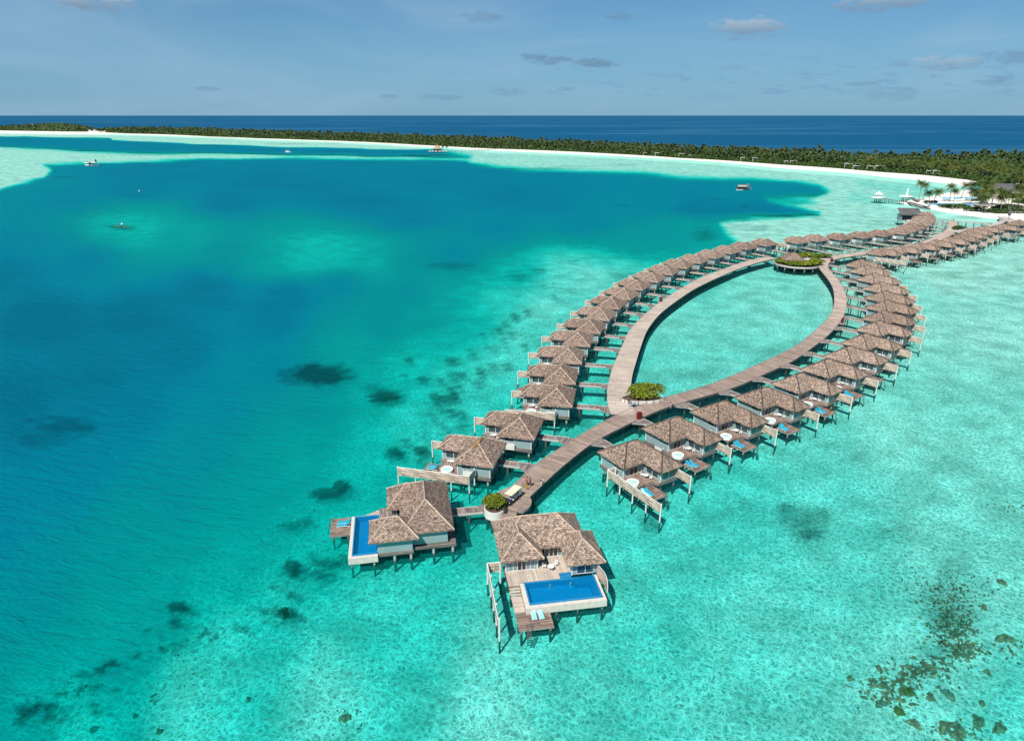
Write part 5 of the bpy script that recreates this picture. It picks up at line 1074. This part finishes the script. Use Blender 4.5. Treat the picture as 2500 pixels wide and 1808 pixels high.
for i in range(34):
    q=(r_.uniform(2380,2510),r_.uniform(468,526)); p=at(*q,1)
    if (abs(q[0]-2444)<30 and q[1]<500) or (q[0]<2425 and q[1]>508): continue
    if 2452<q[0]<2492 and q[1]>512: continue
    shrub('shrub',(p.x,p.y,.8),r_.uniform(4,8),r_.uniform(3,6),r_.uniform(2.5,5),420,.6,'shrub','dark green shrub under the palms of the resort grove right of the pool',seed=200+i,lumps=9,group='shrubs under the resort palms')
# ---------------------------------------------------------------- people
def skin_obj(name,pts,edges,rad,mt,parent,sub=1):
    me=bpy.data.meshes.new(name); me.from_pydata(pts,edges,[]); o=bpy.data.objects.new(name,me); COL.objects.link(o)
    o.modifiers.new('s','SKIN'); sv=me.skin_vertices[0].data
    for i,q in enumerate(rad): sv[i].radius=(q,q)
    sv[0].use_root=True; m=o.modifiers.new('u','SUBSURF'); m.levels=sub; m.render_levels=sub
    dg=bpy.context.evaluated_depsgraph_get(); nm=bpy.data.meshes.new_from_object(o.evaluated_get(dg)); bpy.data.objects.remove(o); nm.materials.clear(); nm.materials.append(MT[mt]); nm.polygons.foreach_set('use_smooth',[True]*len(nm.polygons))
    return inst(nm,name,parent)
def person(loc,rz,label,shirt='shirtred',pants='navy',skin='skin',arms=(.35,.35),stride=.12,hair='hair',h=1.72,seat=0,shirtless=False):
    s=h/1.72; o=empty('person',loc,rz,label=label,cat='person'); o.scale=(s,s,s)
    al,ar=arms
    P=[(0,0,.92),(0,0,1.12),(0,0,1.38),(0,0,1.48),(.02,0,1.62),(.03,0,1.70),
       (0,.18,1.40),(.06+al*.25,.24,1.14),(.12+al*.6,.22,.95+al*.15),(0,-.18,1.40),(.06+ar*.25,-.24,1.14),(.12+ar*.6,-.22,.95+ar*.15),
       (0,.09,.88),(stride,.10,.48),(stride*.7,.10,.07),(stride*.7+.14,.11,.04),(0,-.09,.88),(-stride*.4,-.10,.48),(-stride,-.10,.07),(-stride+.14,-.11,.04)]
    E=[(0,1),(1,2),(2,3),(3,4),(4,5),(2,6),(6,7),(7,8),(2,9),(9,10),(10,11),(0,12),(12,13),(13,14),(14,15),(0,16),(16,17),(17,18),(18,19)]
    Rr_=[.13,.12,.12,.055,.10,.07,.055,.045,.032,.055,.045,.032,.085,.06,.042,.035,.085,.06,.042,.035]
    skin_obj('body',P,E,Rr_,skin,o)
    if not shirtless: skin_obj('shirt',[P[1],P[2],P[6],P[7],P[9],P[10],(0,0,.95)],[(6,0),(0,1),(1,2),(2,3),(1,4),(4,5)],[.145,.14,.075,.062,.075,.062,.15],shirt,o)
    skin_obj('shorts',[(0,0,.94),P[12],(P[13][0]*.8,.10,.56),P[16],(P[17][0]*.8,-.10,.56)],[(0,1),(1,2),(0,3),(3,4)],[.15,.105,.085,.105,.085],pants,o)
    skin_obj('hair',[(-.03,0,1.66),(-.02,0,1.73),(-.07,0,1.60)],[(0,1),(0,2)],[.105,.08,.07],hair,o)
    b=MB()
    for q in (.035,-.035): b.box(.12,.135,q-.012,q+.012,1.635,1.65,'black')
    b.box(.125,.15,-.012,.012,1.59,1.63,skin); b.box(.118,.13,-.03,.03,1.56,1.57,'red'); b.build('face_features',o)
    b=MB()
    for (x,y,z) in (P[8],P[11]):
        b.box(x-.02,x+.06,y-.02,y+.02,z-.06,z,skin)
        for k in range(4): b.box(x+.05+.005*k,x+.12-.006*abs(k-1.5),y-.03+.016*k,y-.018+.016*k,z-.05-.01*k,z-.035-.01*k,skin)
        b.box(x,x+.03,y-.045,y-.02,z-.07,z-.055,skin)
    b.build('hands',o)
    return o
def bicycle(loc,rz,col,label):
    o=empty('bicycle',loc,rz,label=label,cat='bicycle')
    for x in (-.52,.52):
        b=MB(); b.tube([(x+.33*cos(t),0,.34+.33*sin(t)) for t in [k*2*pi/20 for k in range(21)]],.028,'rubber',5,False)
        for k in range(8): b.tube([(x,0,.34),(x+.32*cos(k*pi/4),0,.34+.32*sin(k*pi/4))],.006,'metal',3)
        b.build('wheel',o)
    b=MB()
    for a,c in (((-.52,0,.34),(-.15,0,.72)),((-.52,0,.34),(-.05,0,.32)),((-.05,0,.32),(-.18,0,.88)),((-.05,0,.32),(.36,0,.75)),((-.15,0,.72),(.34,0,.80)),((.52,0,.34),(.32,0,.98))): b.tube([a,c],.035,col,6)
    for x in (-.52,.52): b.tube([(x+.38*cos(t),0,.34+.38*sin(t)) for t in [R(20)+k*R(140)/8 for k in range(9)]],.04,col,4)
    b.build('frame',o); b=MB(); b.tube([(.20,.28,1.02),(.33,.12,1.0),(.33,-.12,1.0),(.20,-.28,1.02)],.02,'metal',5); b.build('handlebar',o); b=MB(); b.box(-.32,-.08,-.09,.09,.88,.95,'black'); b.build('saddle',o)
    b=MB(); b.box(.42,.72,-.16,.16,.78,.98,'edge'); b.build('basket',o)
bicycle((2.3,98.2,ZW+.01),R(125),'yellow','yellow bicycle held by the person in red near the tip of the boardwalk')
person((2.6,99.0,ZW+.01),R(-120),'person in a red top and dark shorts standing with the yellow bicycle',arms=(.8,.2))
person((3.2,98.7,ZW+.01),R(200),'second person in dark clothes right beside the yellow bicycle',shirt='navy',pants='black',arms=(.2,.5))
bicycle((26.6,132.3,ZW+.01),R(15),'skyblue','pale blue bicycle parked by the white planter at the fork')
person((25.9,133.6,ZW+.01),R(-70),'person in black bending over at the fork beside the oval bush',shirt='black',pants='black',arms=(.9,.9))
_M=VM_R[4]
_q=_M@Vector((12.0,-6.0,1.12)); person(tuple(_q),R(200),'shirtless person with sunburnt shoulders by loungers of the fifth right-arm villa',shirtless=True,pants='trunksblack',skin='skinred',arms=(.7,.3))
_q=_M@Vector((13.3,-6.6,1.12)); person(tuple(_q),R(150),'dark haired person at the sea end of the fifth right-arm villa lower deck',shirtless=True,pants='trunksblack',arms=(.2,.2),h=1.62)
for (px,py,l,sh_) in ((2323,541,'left one of two small figures at the far end of the pale boardwalk','white'),(2327,541,'right one of two small figures at the far end of the pale boardwalk','navy')):
    p=at(px,py,ZW); person((p.x,p.y,ZW+.03),R(-90),l,shirt=sh_)
# ---------------------------------------------------------------- golf cart
def cart():
    o=empty('golf_cart',(0.15,94.3,ZW),R(238),label='dark golf cart with a long cream roof parked beside the lime green bush',cat='golf cart')
    b=MB(); b.box(-1.5,1.1,-.62,.62,.28,.52,'black'); b.box(1.1,1.75,-.58,.58,.28,.78,'black'); b.face([(1.1,-.58,.78),(1.75,-.58,.78),(1.1,-.58,1.02)],'black'); b.face([(1.75,-.58,.781),(1.75,.58,.781),(1.1,.58,1.02),(1.1,-.58,1.02)],'navy'); b.build('body',o)
    b=MB(); b.box(-1.75,1.5,-.72,.72,1.92,1.99,'cream'); b.box(-1.65,1.4,-.64,.64,1.99,2.05,'cream'); b.build('roof',o)
    for x,z0 in ((1.3,.9),(-1.6,.5)):
        for y in (-.6,.6):
            b=MB(); b.tube([(x,y,z0),(x-.1 if x>0 else x,y,1.92)],.03,'metal',5); b.build('roof_post',o)
    for x in (.35,-.4):
        b=MB(); b.box(x-.25,x+.25,-.52,.52,.52,.72,'white'); b.box(x-.32,x-.22,-.52,.52,.72,1.18,'white'); b.build('seat',o)
    b=MB()
    for y in (-.66,.64):
        for k in range(4): b.box(-1.7+k*.24,-1.5+k*.24,y,y+.02,.75,1.9,'white')
    b.box(-1.72,-1.7,-.6,.6,.55,1.9,'white'); b.build('canvas_side',o)
    for x in (-1.1,1.3):
        for y in (-.6,.6):
            b=MB(); b.tube([(x,y-.09,.22),(x,y+.09,.22)],.23,'rubber',14); b.tube([(x,y-.1,.22),(x,y+.1,.22)],.11,'white',10); b.build('wheel',o)
    b=MB(); b.tube([(.85,.25,.9),(.7,.25,1.12)],.02,'metal',5); b.tube([(.7+.05*cos(t),.25+.17*sin(t),1.12+.14*cos(t)) for t in [k*2*pi/12 for k in range(13)]],.016,'black',4,False); b.build('steering_wheel',o)
    for y in (-.42,.42): b=MB(); b.tube([(1.7,y,.62),(1.78,y,.62)],.08,'white',10); b.build('headlight',o)
cart()
# red hose cabinets, each on a small bracket platform
def cabinet(px,py,rz,label):
    p=at(px,py,ZW); o=empty('hose_cabinet',(p.x,p.y,0),rz,label=label,cat='cabinet',group='red hose cabinets along the boardwalk'); b=MB(); b.box(-.45,.45,-.35,.35,ZW,ZW+1.45,'red'); b.box(-.5,.5,-.4,.4,ZW+1.45,ZW+1.52,'red'); b.build('case',o)
    b=MB(); b.box(-.36,.36,-.39,-.355,ZW+.15,ZW+1.3,'red'); b.box(.22,.28,-.42,-.39,ZW+.6,ZW+.8,'metal'); b.build('door',o)
    b=MB(); b.tube([(.55+.02,.0+.28*cos(t),ZW+.8+.28*sin(t)) for t in [k*2*pi/14 for k in range(15)]],.07,'red',6,False); b.build('hose_reel',o)
    b=MB(); b.box(-.9,.9,-.7,.7,ZW-.35,ZW-.015,'edge'); b.tube([(0,0,-2),(0,0,ZW-.35)],.14,'stiltdark',6); b.build('bracket_platform',o)
cabinet(1560,1022,R(30),'red hose cabinet on the outer edge of the boardwalk near the fork'); cabinet(2056,788,R(60),'red hose cabinet at the right edge of the right arm'); cabinet(1613,736,R(50),'red hose cabinet on the left edge of the left arm'); cabinet(2030,640,R(0),'dark red hose cabinet where the boardwalk bends past the hut island')
def lifering(px,py,rz,label):
    p=at(px,py,ZW); o=empty('life_ring',(p.x,p.y,ZW),rz,label=label,cat='life ring',group='life rings on posts at the boardwalk edge'); b=MB(); b.tube([(0,0,-.3),(0,0,1.25)],.05,'white',6); b.build('post',o)
    for k in range(4):
        b=MB(); b.tube([(.08,.32*cos(t),.85+.32*sin(t)) for t in [k*pi/2+j*pi/12 for j in range(7)]],.085,'red' if k%2 else 'white',6); b.build('ring_segment',o)
lifering(1322,1184,R(-60),'red and white life ring on a post by the near part of the boardwalk'); lifering(1638,992,R(-60),'red and white life ring on a post past the fork')
# ---------------------------------------------------------------- craft on the lagoon
def seaplane():
    p=at(222,404,0); o=empty('seaplane',(p.x,p.y,0),R(168),label='white seaplane with a dark tail moored off the left sandbank',cat='seaplane'); o.scale=(1.15,1.15,1.15)
    b=MB(); b.tube([(8.2,0,2.6),(7.0,0,2.7),(4.5,0,2.9),(0,0,3.0),(-3,0,3.1),(-8.0,0,3.6)],[.25,.8,1.0,1.0,.8,.25],'white',12); b.build('fuselage',o)
    b=MB(); b.box(-1.2,1.3,-9.9,9.9,4.05,4.3,'white'); b.build('wing',o)
    for y in (-3,3): b=MB(); b.tube([(2.8,y,3.8),(.2,y,3.9)],[.35,.45],'navy',10); b.box(2.8,2.9,y-1.1,y+1.1,3.75,3.87,'black'); b.build('engine',o)
    b=MB(); b.face([(-8.6,-.12,3.6),(-5.6,-.12,3.6),(-7.6,-.12,6.8),(-8.9,-.12,6.8)],'navy'); b.face([(-8.6,.12,3.6),(-8.9,.12,6.8),(-7.6,.12,6.8),(-5.6,.12,3.6)],'navy'); b.face([(-8.9,-.12,6.8),(-7.6,-.12,6.8),(-7.6,.12,6.8),(-8.9,.12,6.8)],'navy'); b.face([(-7.6,-.12,6.8),(-5.6,-.12,3.6),(-5.6,.12,3.6),(-7.6,.12,6.8)],'navy'); b.face([(-8.6,-.12,3.6),(-8.9,-.12,6.8),(-8.9,.12,6.8),(-8.6,.12,3.6)],'navy'); b.build('tail_fin',o)
    b=MB(); b.box(-8.6,-7.2,-3.2,3.2,4.3,4.42,'white'); b.build('tailplane',o)
    for y in (-1.8,1.8): b=MB(); b.tube([(6.5,y,.9),(5.5,y,.45),(0,y,.35),(-5,y,.5)],[.12,.5,.55,.15],'white',10); b.tube([(3,y,.6),(2,y*.5,2.4)],.09,'black',5); b.tube([(-2,y,.6),(-1,y*.5,2.4)],.09,'black',5); b.build('float',o)
    b=MB(); b.tube([(2.6,0.0,2.98),(-4.5,0,3.2)],[1.03,.75],'navy',12); b.v=[(x,y*1.01,z-.42) for x,y,z in b.v]; b.build('dark_belly_stripe',o)
    b=MB(); b.box(5.6,6.9,-.7,.7,3.0,3.45,'darkglass'); b.build('windscreen',o)
    f=empty('mooring_platform',(p.x+9,p.y-6,0),R(0),label='low dark mooring raft beside the seaplane',cat='raft'); b=MB(); b.box(-6,6,-3,3,-.1,.6,'edgedark',top='deckgrey'); b.build('raft_deck',f); b=MB()
    for x in (-5,5): b.tube([(x,0,.6),(x,0,1.6)],.15,'white',6)
    b.build('bollard',f)
seaplane()
def hull(b,L,W,H,mt,z=0,bow=.35,n=9):
    st=[]
    for i in range(n):
        f=i/(n-1); x=-L/2+L*f; w=W/2*(1 if f<.55 else max(.02,1-((f-.55)/.45)**1.8)); k=H*(1+bow*max(0,f-.5)*2); st.append([(x,-w,z+k),(x,-w*.75,z-.2),(x,w*.75,z-.2),(x,w,z+k)])
    for i in range(n-1):
        for j in range(3): b.face([st[i][j],st[i+1][j],st[i+1][j+1],st[i][j+1]],mt)
    b.face(st[0],mt)
    for i in range(n-1): b.face([st[i][0],st[i][3],st[i+1][3],st[i+1][0]],mt)
def houseboat():
    p=at(1812,463,0); o=empty('houseboat',(p.x,p.y,0),R(-6),label='brown houseboat with a grey roof, stern tower and slide, anchored in the lagoon',cat='houseboat'); b=MB(); hull(b,11,4.6,.9,'houseboat'); b.xf(Matrix.Rotation(pi,4,'Z')); b.build('hull',o)
    b=MB(); b.box(-3.8,3.6,-1.9,1.9,.9,2.6,'houseboat'); b.build('cabin',o); b=MB(); b.face([(-4.4,-2.4,2.7),(3.4,-2.4,2.7),(3.4,0,4.0),(-4.4,0,4.0)],'thatchgrey'); b.face([(-4.4,0,4.0),(3.4,0,4.0),(3.4,2.4,2.7),(-4.4,2.4,2.7)],'thatchgrey'); b.face([(-4.4,-2.4,2.7),(-4.4,0,4.0),(-4.4,2.4,2.7)],'houseboat'); b.face([(3.4,-2.4,2.7),(3.4,2.4,2.7),(3.4,0,4.0)],'houseboat'); b.build('roof',o)
    b=MB(); b.box(-3.4,3.2,-1.95,-1.91,1.3,2.2,'darkglass'); b.build('window_band',o)
    b=MB()
    for x in (3.6,5.2):
        for y in (-1.6,1.6): b.tube([(x,y,.8),(x,y,4.6)],.1,'houseboat',5)
    b.box(3.4,5.4,-1.8,1.8,3.1,3.2,'pinkwood'); b.box(3.3,5.5,-1.9,1.9,4.5,4.7,'pinkwood'); b.box(3.4,5.4,-1.85,-1.8,3.2,3.9,'pinkwood'); b.build('stern_tower',o)
    b=MB(); b.tube([(5.4,0,3.4),(6.4,0,2.2),(7.3,-.1,.9),(8.2,-.2,.4)],.22,'edge',6); b.build('slide',o)
    t=empty('dinghy',(p.x-3.5,p.y-3.6,0),R(176),label='small white dinghy tied alongside the brown houseboat',cat='dinghy'); b=MB(); hull(b,6.0,1.7,.5,'white'); b.build('hull',t); b=MB(); b.box(-1.5,-1.1,-.7,.7,.55,.66,'pinkwood'); b.box(.6,1.0,-.6,.6,.55,.66,'pinkwood'); b.build('bench',t)
houseboat()
p=at(703,372,0); o=empty('motor_boat',(p.x,p.y,0),R(5),label='white motor boat with a canopy moored off the long beach',cat='boat'); b=MB(); hull(b,10,3.4,1.3,'white'); b.build('hull',o); b=MB(); b.box(-4.0,2.8,-1.5,1.5,3.2,3.5,'white'); b.build('canopy',o); b=MB(); b.box(-3.2,2.2,-1.35,1.35,1.3,2.3,'white'); b.box(-3.2,2.2,-1.37,1.37,2.3,2.75,'darkglass'); b.build('cabin',o)
b=MB()
for x in (-3.8,2.6):
    for y in (-1.4,1.4): b.tube([(x,y,1.3),(x,y,3.2)],.06,'metal',4)
b.build('canopy_post',o)
def buoy(px,py,s,label):
    p=at(px,py,0); o=empty('buoy',(p.x,p.y,0),label=label,cat='buoy',group='mooring buoys'); o.scale=(s,s,s); b=MB(); b.lathe([(.0,-.3),(.8,-.2),(1.0,.3),(.8,.8),(.25,1.0)],'white',16); b.build('float',o); b=MB(); b.tube([(0,0,1),(0,0,1.9)],.12,'yellow',6); b.lathe([(.0,1.85),(.35,1.95),(.3,2.25),(0,2.35)],'white',10); b.build('lamp_mast',o)
buoy(340,467.5,.65,'small white mooring buoy in the middle of the deep lagoon at left'); buoy(298,548,.65,'white marker buoy over the reef patch at left')
for k,(dx,dy) in enumerate(((-12,1),(9,3))):
    p=at(298+dx,551+dy,0); b=coral_mesh(90+k,'coral'); oo=b.build('reef_rock'); oo.location=(p.x,p.y,-.55); oo.scale=(3.2,1.2,.62); tag(oo,['low dark reef rock just breaking the surface left of the white marker buoy','low dark reef rock just breaking the surface right of the white marker buoy'][k],'rock')
# ---------------------------------------------------------------- overwater pavilion and its jetty
def far_walk(p0,p1,w,label,st=5,z=2.0,mt='deckgrey'):
    return simple_walk([(p0[0],p0[1]),((p0[0]+p1[0])/2,(p0[1]+p1[1])/2),(p1[0],p1[1])],w,mt,label,z=z,name='jetty',st=st,kind=None,cat='jetty')
def cone_roof(b,r,z0,z1,mt,n=20,over=.0):
    b.lathe([(r*.96,z0-.1),(r,z0),(r*.62,z0+(z1-z0)*.30),(r*.28,z0+(z1-z0)*.66),(0,z1)],mt,n); b.face([(r*.96*cos(-t),r*.96*sin(-t),z0-.1) for t in [k*2*pi/n for k in range(n)]],'soffit')
p=at(1068,372,0); o=empty('overwater_pavilion',(p.x,p.y,0),label='round thatched pavilion on a platform at the sea end of the long jetty',cat='pavilion'); b=MB(); cone_roof(b,8.8,6.2,13.5,'thatch',24); b.build('roof',o); b=MB(); b.lathe([(6.2,2.5),(6.2,6.2)],'wall',20); b.build('wall',o)
b=MB()
for k in range(8): a=k*pi/4; b.box(6.2*cos(a)-1.1,6.2*cos(a)+1.1,6.25*sin(a)-.3,6.25*sin(a)+.3,3,5.6,'darkglass')
b.build('window_band',o); b=MB(); b.prism([(-15,-7),(-8,-9),(13,-9),(15,-4),(15,7),(-13,7)],1.6,2.4,'concrete','deckgrey'); b.box(13,20,-4,4,1.6,2.3,'concrete','deckgrey'); b.build('platform',o); b=MB()
for x in (-14.5,-9,-3,4,10,14.5): b.box(x,x+3,-8.9+(2 if x<-10 else 0),-8.6+(2 if x<-10 else 0),2.4,3.6,'whitewall')
b.build('balustrade',o)
for x in (-13,-7,0,7,13,18):
    for y in (-5.5,5.5): inst(STILT,'stilt',o,(x*.92,y*.7,0),sc=(2,2,1))
p0=at(1092,371,0); p1=at(1219,365.5,0); far_walk(p0,p1,3.4,'long low jetty joining the thatched pavilion to the beach',st=9,mt='walkgrey')
for k,(q,l) in enumerate((((1081,368),'small palm right behind the overwater pavilion'),((1090,368),'dark palm at the start of the long jetty'))):
    p=at(*q,1); palm(p.x,p.y,1.6,6,l,None,k*2,.75)
# beach pavilions with grey thatch
def hall(px,py,W,D,h,label,mt='thatchgrey',rz=0,zt=8.2):
    p=at(px,py,1); o=empty('beach_pavilion',(p.x,p.y,.8),rz,label=label,cat='pavilion'); r=MB(); c=MB(); hip(r,c,-W/2,W/2,-D/2,D/2,3.6,mt,mt,T=h/(min(W,D)/2),capw=.2); r.build('roof',o); w=MB(); w.box(-W/2+2,W/2-2,-D/2+2,D/2-2,0,3.4,'door'); w.build('wall',o)
    for x in (-W/2+.9,0,W/2-.9):
        for y in (-D/2+.9,D/2-.9): q=MB(); q.tube([(x,y,0),(x,y,3.5)],.22,'whitewall',6); q.build('column',o)
hall(1180,360,21,13,5.2,'grey thatched beach pavilion at the land end of the long jetty'); hall(1331,361,17,12,5,'grey thatched beach bar among the palms, right of the long jetty',rz=.3); hall(1320,364,10,8,3.6,'smaller thatched roof just left of the beach bar')
# white beach villas in the trees
for k,(px,py,W,l) in enumerate([(1580,375.5,17,''),(1612,378,24,''),(1668,383,20,''),(1688,384,12,''),(1815,392,12,''),(1843,394,10,''),(1923,401,13,''),(1936,401.5,11,''),(2070,409,12,''),(2096,412,18,''),(2126,414,13,''),(2146,417,14,''),(2268,423,9,''),(2285,425,10,'')]):
    py=float(np.interp(px,[q[0] for q in FRONT],[q[1] for q in FRONT]))-.3; p=at(px,py,1.0); n=p.normalized(); x,y=p.x+n.x*5.5,p.y+n.y*5.5; W*=.75; o=empty('beach_villa',(x,y,.8),-atan2(p.x,p.y),label=f'white flat-roofed beach villa half hidden by trees, {ORD[k]} from the left',cat='villa',group='white flat-roofed villas behind the beach')
    H=4.7+(k%3)*.8; b=MB(); b.box(-W/2,W/2,-5,5,H,H+.5,'concrete'); b.build('roof',o); b=MB(); b.box(-W/2+.7,W/2-.7,-3.6,4.5,0,H,'wall'); b.build('wall',o); b=MB(); b.box(-W/2+1.1,W/2-1.1,-3.75,-3.62,.4,H-.5,'darkglass'); b.build('window_band',o)
    for xx in (-W/2+.3,W/2-.3): q=MB(); q.box(xx-.2,xx+.2,-4.7,-4.3,0,H,'concrete'); q.build('column',o)
# ---------------------------------------------------------------- headland
def disc_pier(px,py,r,label,cone,jt):
    p=at(px,py,2.5); o=empty('jetty_pavilion',(p.x,p.y,0),label=label,cat='pavilion'); b=MB(); b.lathe([(r*.5,2.0),(r,2.4),(r,2.75),(r*.9,2.8),(0,2.8)],'white',32); b.build('platform',o)
    if cone: c=MB(); cone_roof(c,r*.66,5.0,7.4,'white',24); c.build('roof',o); c=MB(); c.lathe([(r*.5,2.8),(r*.5,3.6)],'white',20); c.build('wall',o)
    else: c=MB(); c.face([(-.3,-.1,2.8),(1.6,-.1,2.8),(1.1,-.1,8.8),(.4,-.1,8.8)],'white'); c.face([(-.3,.1,2.8),(.4,.1,8.8),(1.1,.1,8.8),(1.6,.1,2.8)],'white'); c.face([(1.6,-.1,2.8),(1.6,.1,2.8),(1.1,.1,8.8),(1.1,-.1,8.8)],'white'); c.face([(-.3,.1,2.8),(-.3,-.1,2.8),(.4,-.1,8.8),(.4,.1,8.8)],'white'); c.build('sail_mast',o)
    for k in range(8): inst(STILT,'stilt',o,(r*.45*cos(k*pi/4),r*.45*sin(k*pi/4),0),sc=(1,1,1.25))
    if cone:
        for k in range(6): q=MB(); q.tube([(r*.55*cos(k*pi/3),r*.55*sin(k*pi/3),2.8),(r*.55*cos(k*pi/3),r*.55*sin(k*pi/3),5)],.1,'white',5); q.build('column',o)
    return p
a=disc_pier(2144,482,5.0,'round white jetty pavilion with a conical roof, farthest out from the headland',True,0); e=at(2208,494,1.5); far_walk((a.x+3,a.y-1),e,2.4,'dark jetty out to the conical white pavilion',st=5)
a=disc_pier(2211,479.5,5.0,'round white jetty platform with a tall white sail mast',False,0); e=at(2242,492,1.5); far_walk((a.x+3,a.y-2),e,2.4,'short dark jetty out to the platform with the sail mast',st=5)
# timber groyne along the tip
gp=[at(x,y,.5) for x,y in ((2212,492),(2222,499),(2240,504),(2262,509.5),(2272,510.5))]; b=MB(); b.tube([(q.x,q.y,.7) for q in cr(gp,5)],.45,'edgedark',6); tag(b.build('groyne'),'curved dark timber groyne hugging the tip of the headland','groyne')
gp=[at(x,y,.5) for x,y in ((2220,495),(2240,500.5),(2262,506.5))]; b=MB(); b.tube([(q.x,q.y,1.0) for q in cr(gp,5)],.4,'edgedark',6); tag(b.build('groyne'),'inner dark timber edging behind the curved groyne','groyne')
c=at(2332,499,2); o=empty('resort_pool',(c.x,c.y,0),R(-4),label='long blue resort pool with a white raised edge on the headland',cat='pool'); n=40; ring=[(19*cos(t)*(1+.06*cos(3*t)),7.5*sin(t)*(1+.1*cos(2*t))) for t in [k*2*pi/n for k in range(n)]]
b=MB(); b.prism([(x*1.04,y*1.07) for x,y in ring],.6,2.0,'whitewall'); b.build('pool_wall',o); b=MB(); b.prism([(x*.98,y*.95) for x,y in ring],1.9,2.06,'poolblue' if 'poolblue' in MT else 'skyblue'); b.build('pool_water',o)
c=at(2335,484,1.2); o=empty('resort_pool',(c.x,c.y,0),R(3),label='shallow pale blue upper pool behind the long resort pool',cat='pool'); b=MB(); b.prism([(x*.9,y*.75) for x,y in ring],.9,1.62,'whitewall'); b.build('pool_wall',o); b=MB(); b.prism([(x*.8,y*.62) for x,y in ring],1.5,1.68,'aqua'); b.build('pool_water',o)
for k in range(9):
    p=at(2294+k*9.5,490.5-(k%2)*1.2,1.6); o=empty('parasol',(p.x,p.y,.9),label=f'{ORD[k]} parasol from the left in the row between the two resort pools',cat='parasol',group='parasols between the resort pools'); b=MB(); b.lathe([(1.9,2.3),(0,3.1)],'turq' if k%3 else 'white',10); b.build('canopy',o); b=MB(); b.tube([(0,0,0),(0,0,2.9)],.05,'white',5); b.build('pole',o)
def umbrella(px,py,r,h,label):
    p=at(px,py,1); o=empty('thatched_parasol',(p.x,p.y,.8),label=label,cat='shelter'); b=MB(); cone_roof(b,r,h*.55,h,'thatchgrey',16); b.build('roof',o); b=MB(); b.tube([(0,0,0),(0,0,h*.7)],.25,'whitewall',6); b.build('post',o)
umbrella(2396,517,5.5,8.5,'grey thatched shelter like a big parasol at the edge of the headland beach'); umbrella(2421,500,6,9,'second grey thatched shelter behind, right of the first')
p=at(2450,468,4); o=empty('restaurant',(p.x,p.y,.8),R(-8),label='big grey sloping shingled roof of the resort building among palms',cat='building'); b=MB(); b.face([(-13,-8,4.2),(13,-8,3.6),(11,6,9.0),(-12,6,9.4)],'greyroof'); b.face([(-12,6,9.4),(11,6,9.0),(11,9,5),(-12,9,5)],'greyroof'); b.face([(13,-8,3.6),(11,9,5),(11,6,9.0)],'greyroof'); b.face([(-13,-8,4.2),(-12,6,9.4),(-12,9,5)],'greyroof'); b.build('roof',o); b=MB(); b.prism([(-11,-6),(11,-6),(10,8),(-11,8)],0,4,'whitewall'); b.build('wall',o)
b=MB(); b.box(11.5,13.5,-1,-.6,7.2,7.7,'roofwhite'); b.box(13.3,13.7,-1,-.6,0,7.2,'roofwhite'); b.box(9.5,11.5,3,3.4,9.2,9.6,'roofwhite'); b.build('white_portal',o)
# closed big parasol on the arrival ramp and the dark service hut of the far left row
p=at(2459,545,2); o=empty('closed_parasol',(p.x,p.y,0),label='tall closed dark parasol beside the arrival ramp, above the far roofs',cat='parasol'); b=MB(); b.lathe([(.1,6.2),(.75,6.8),(.85,8.0),(.5,9.6),(0,10.6)],'greyroof',12); b.build('canopy',o); b=MB(); b.tube([(0,0,ZB),(0,0,10.3)],.13,'trunk',6); b.build('pole',o)
p=at(2222,529,4); o=empty('service_hut',(p.x,p.y,0),R(-12),label='dark grey flat sloping roof hut at the far end of the far left row',cat='hut'); b=MB(); b.face([(-6.5,-4,5.6),(5.5,-4,5.6),(5.5,5,8.6),(-6.5,5,8.6)],'greyroof'); b.face([(-6.5,-4,5.4),(-6.5,5,8.4),(5.5,5,8.4),(5.5,-4,5.4)],'soffit'); b.face([(-6.5,-4,5.4),(5.5,-4,5.4),(5.5,-4,5.6),(-6.5,-4,5.6)],'edgedark'); b.build('roof',o); b=MB(); b.prism([(-6,-3),(5,-3),(5,4.5),(-6,4.5)],1.8,5.2,'wall'); b.build('wall',o); b=MB(); b.box(-5.5,0,-3.08,-3.02,2.4,4.8,'darkglass'); b.build('window_band',o)
for x,y in ((-5,-2),(4,-2),(4,4),(-5,4)): inst(STILT,'stilt',o,(x,y,0),sc=(1,1,1.2))
# faint smoke above the far wood
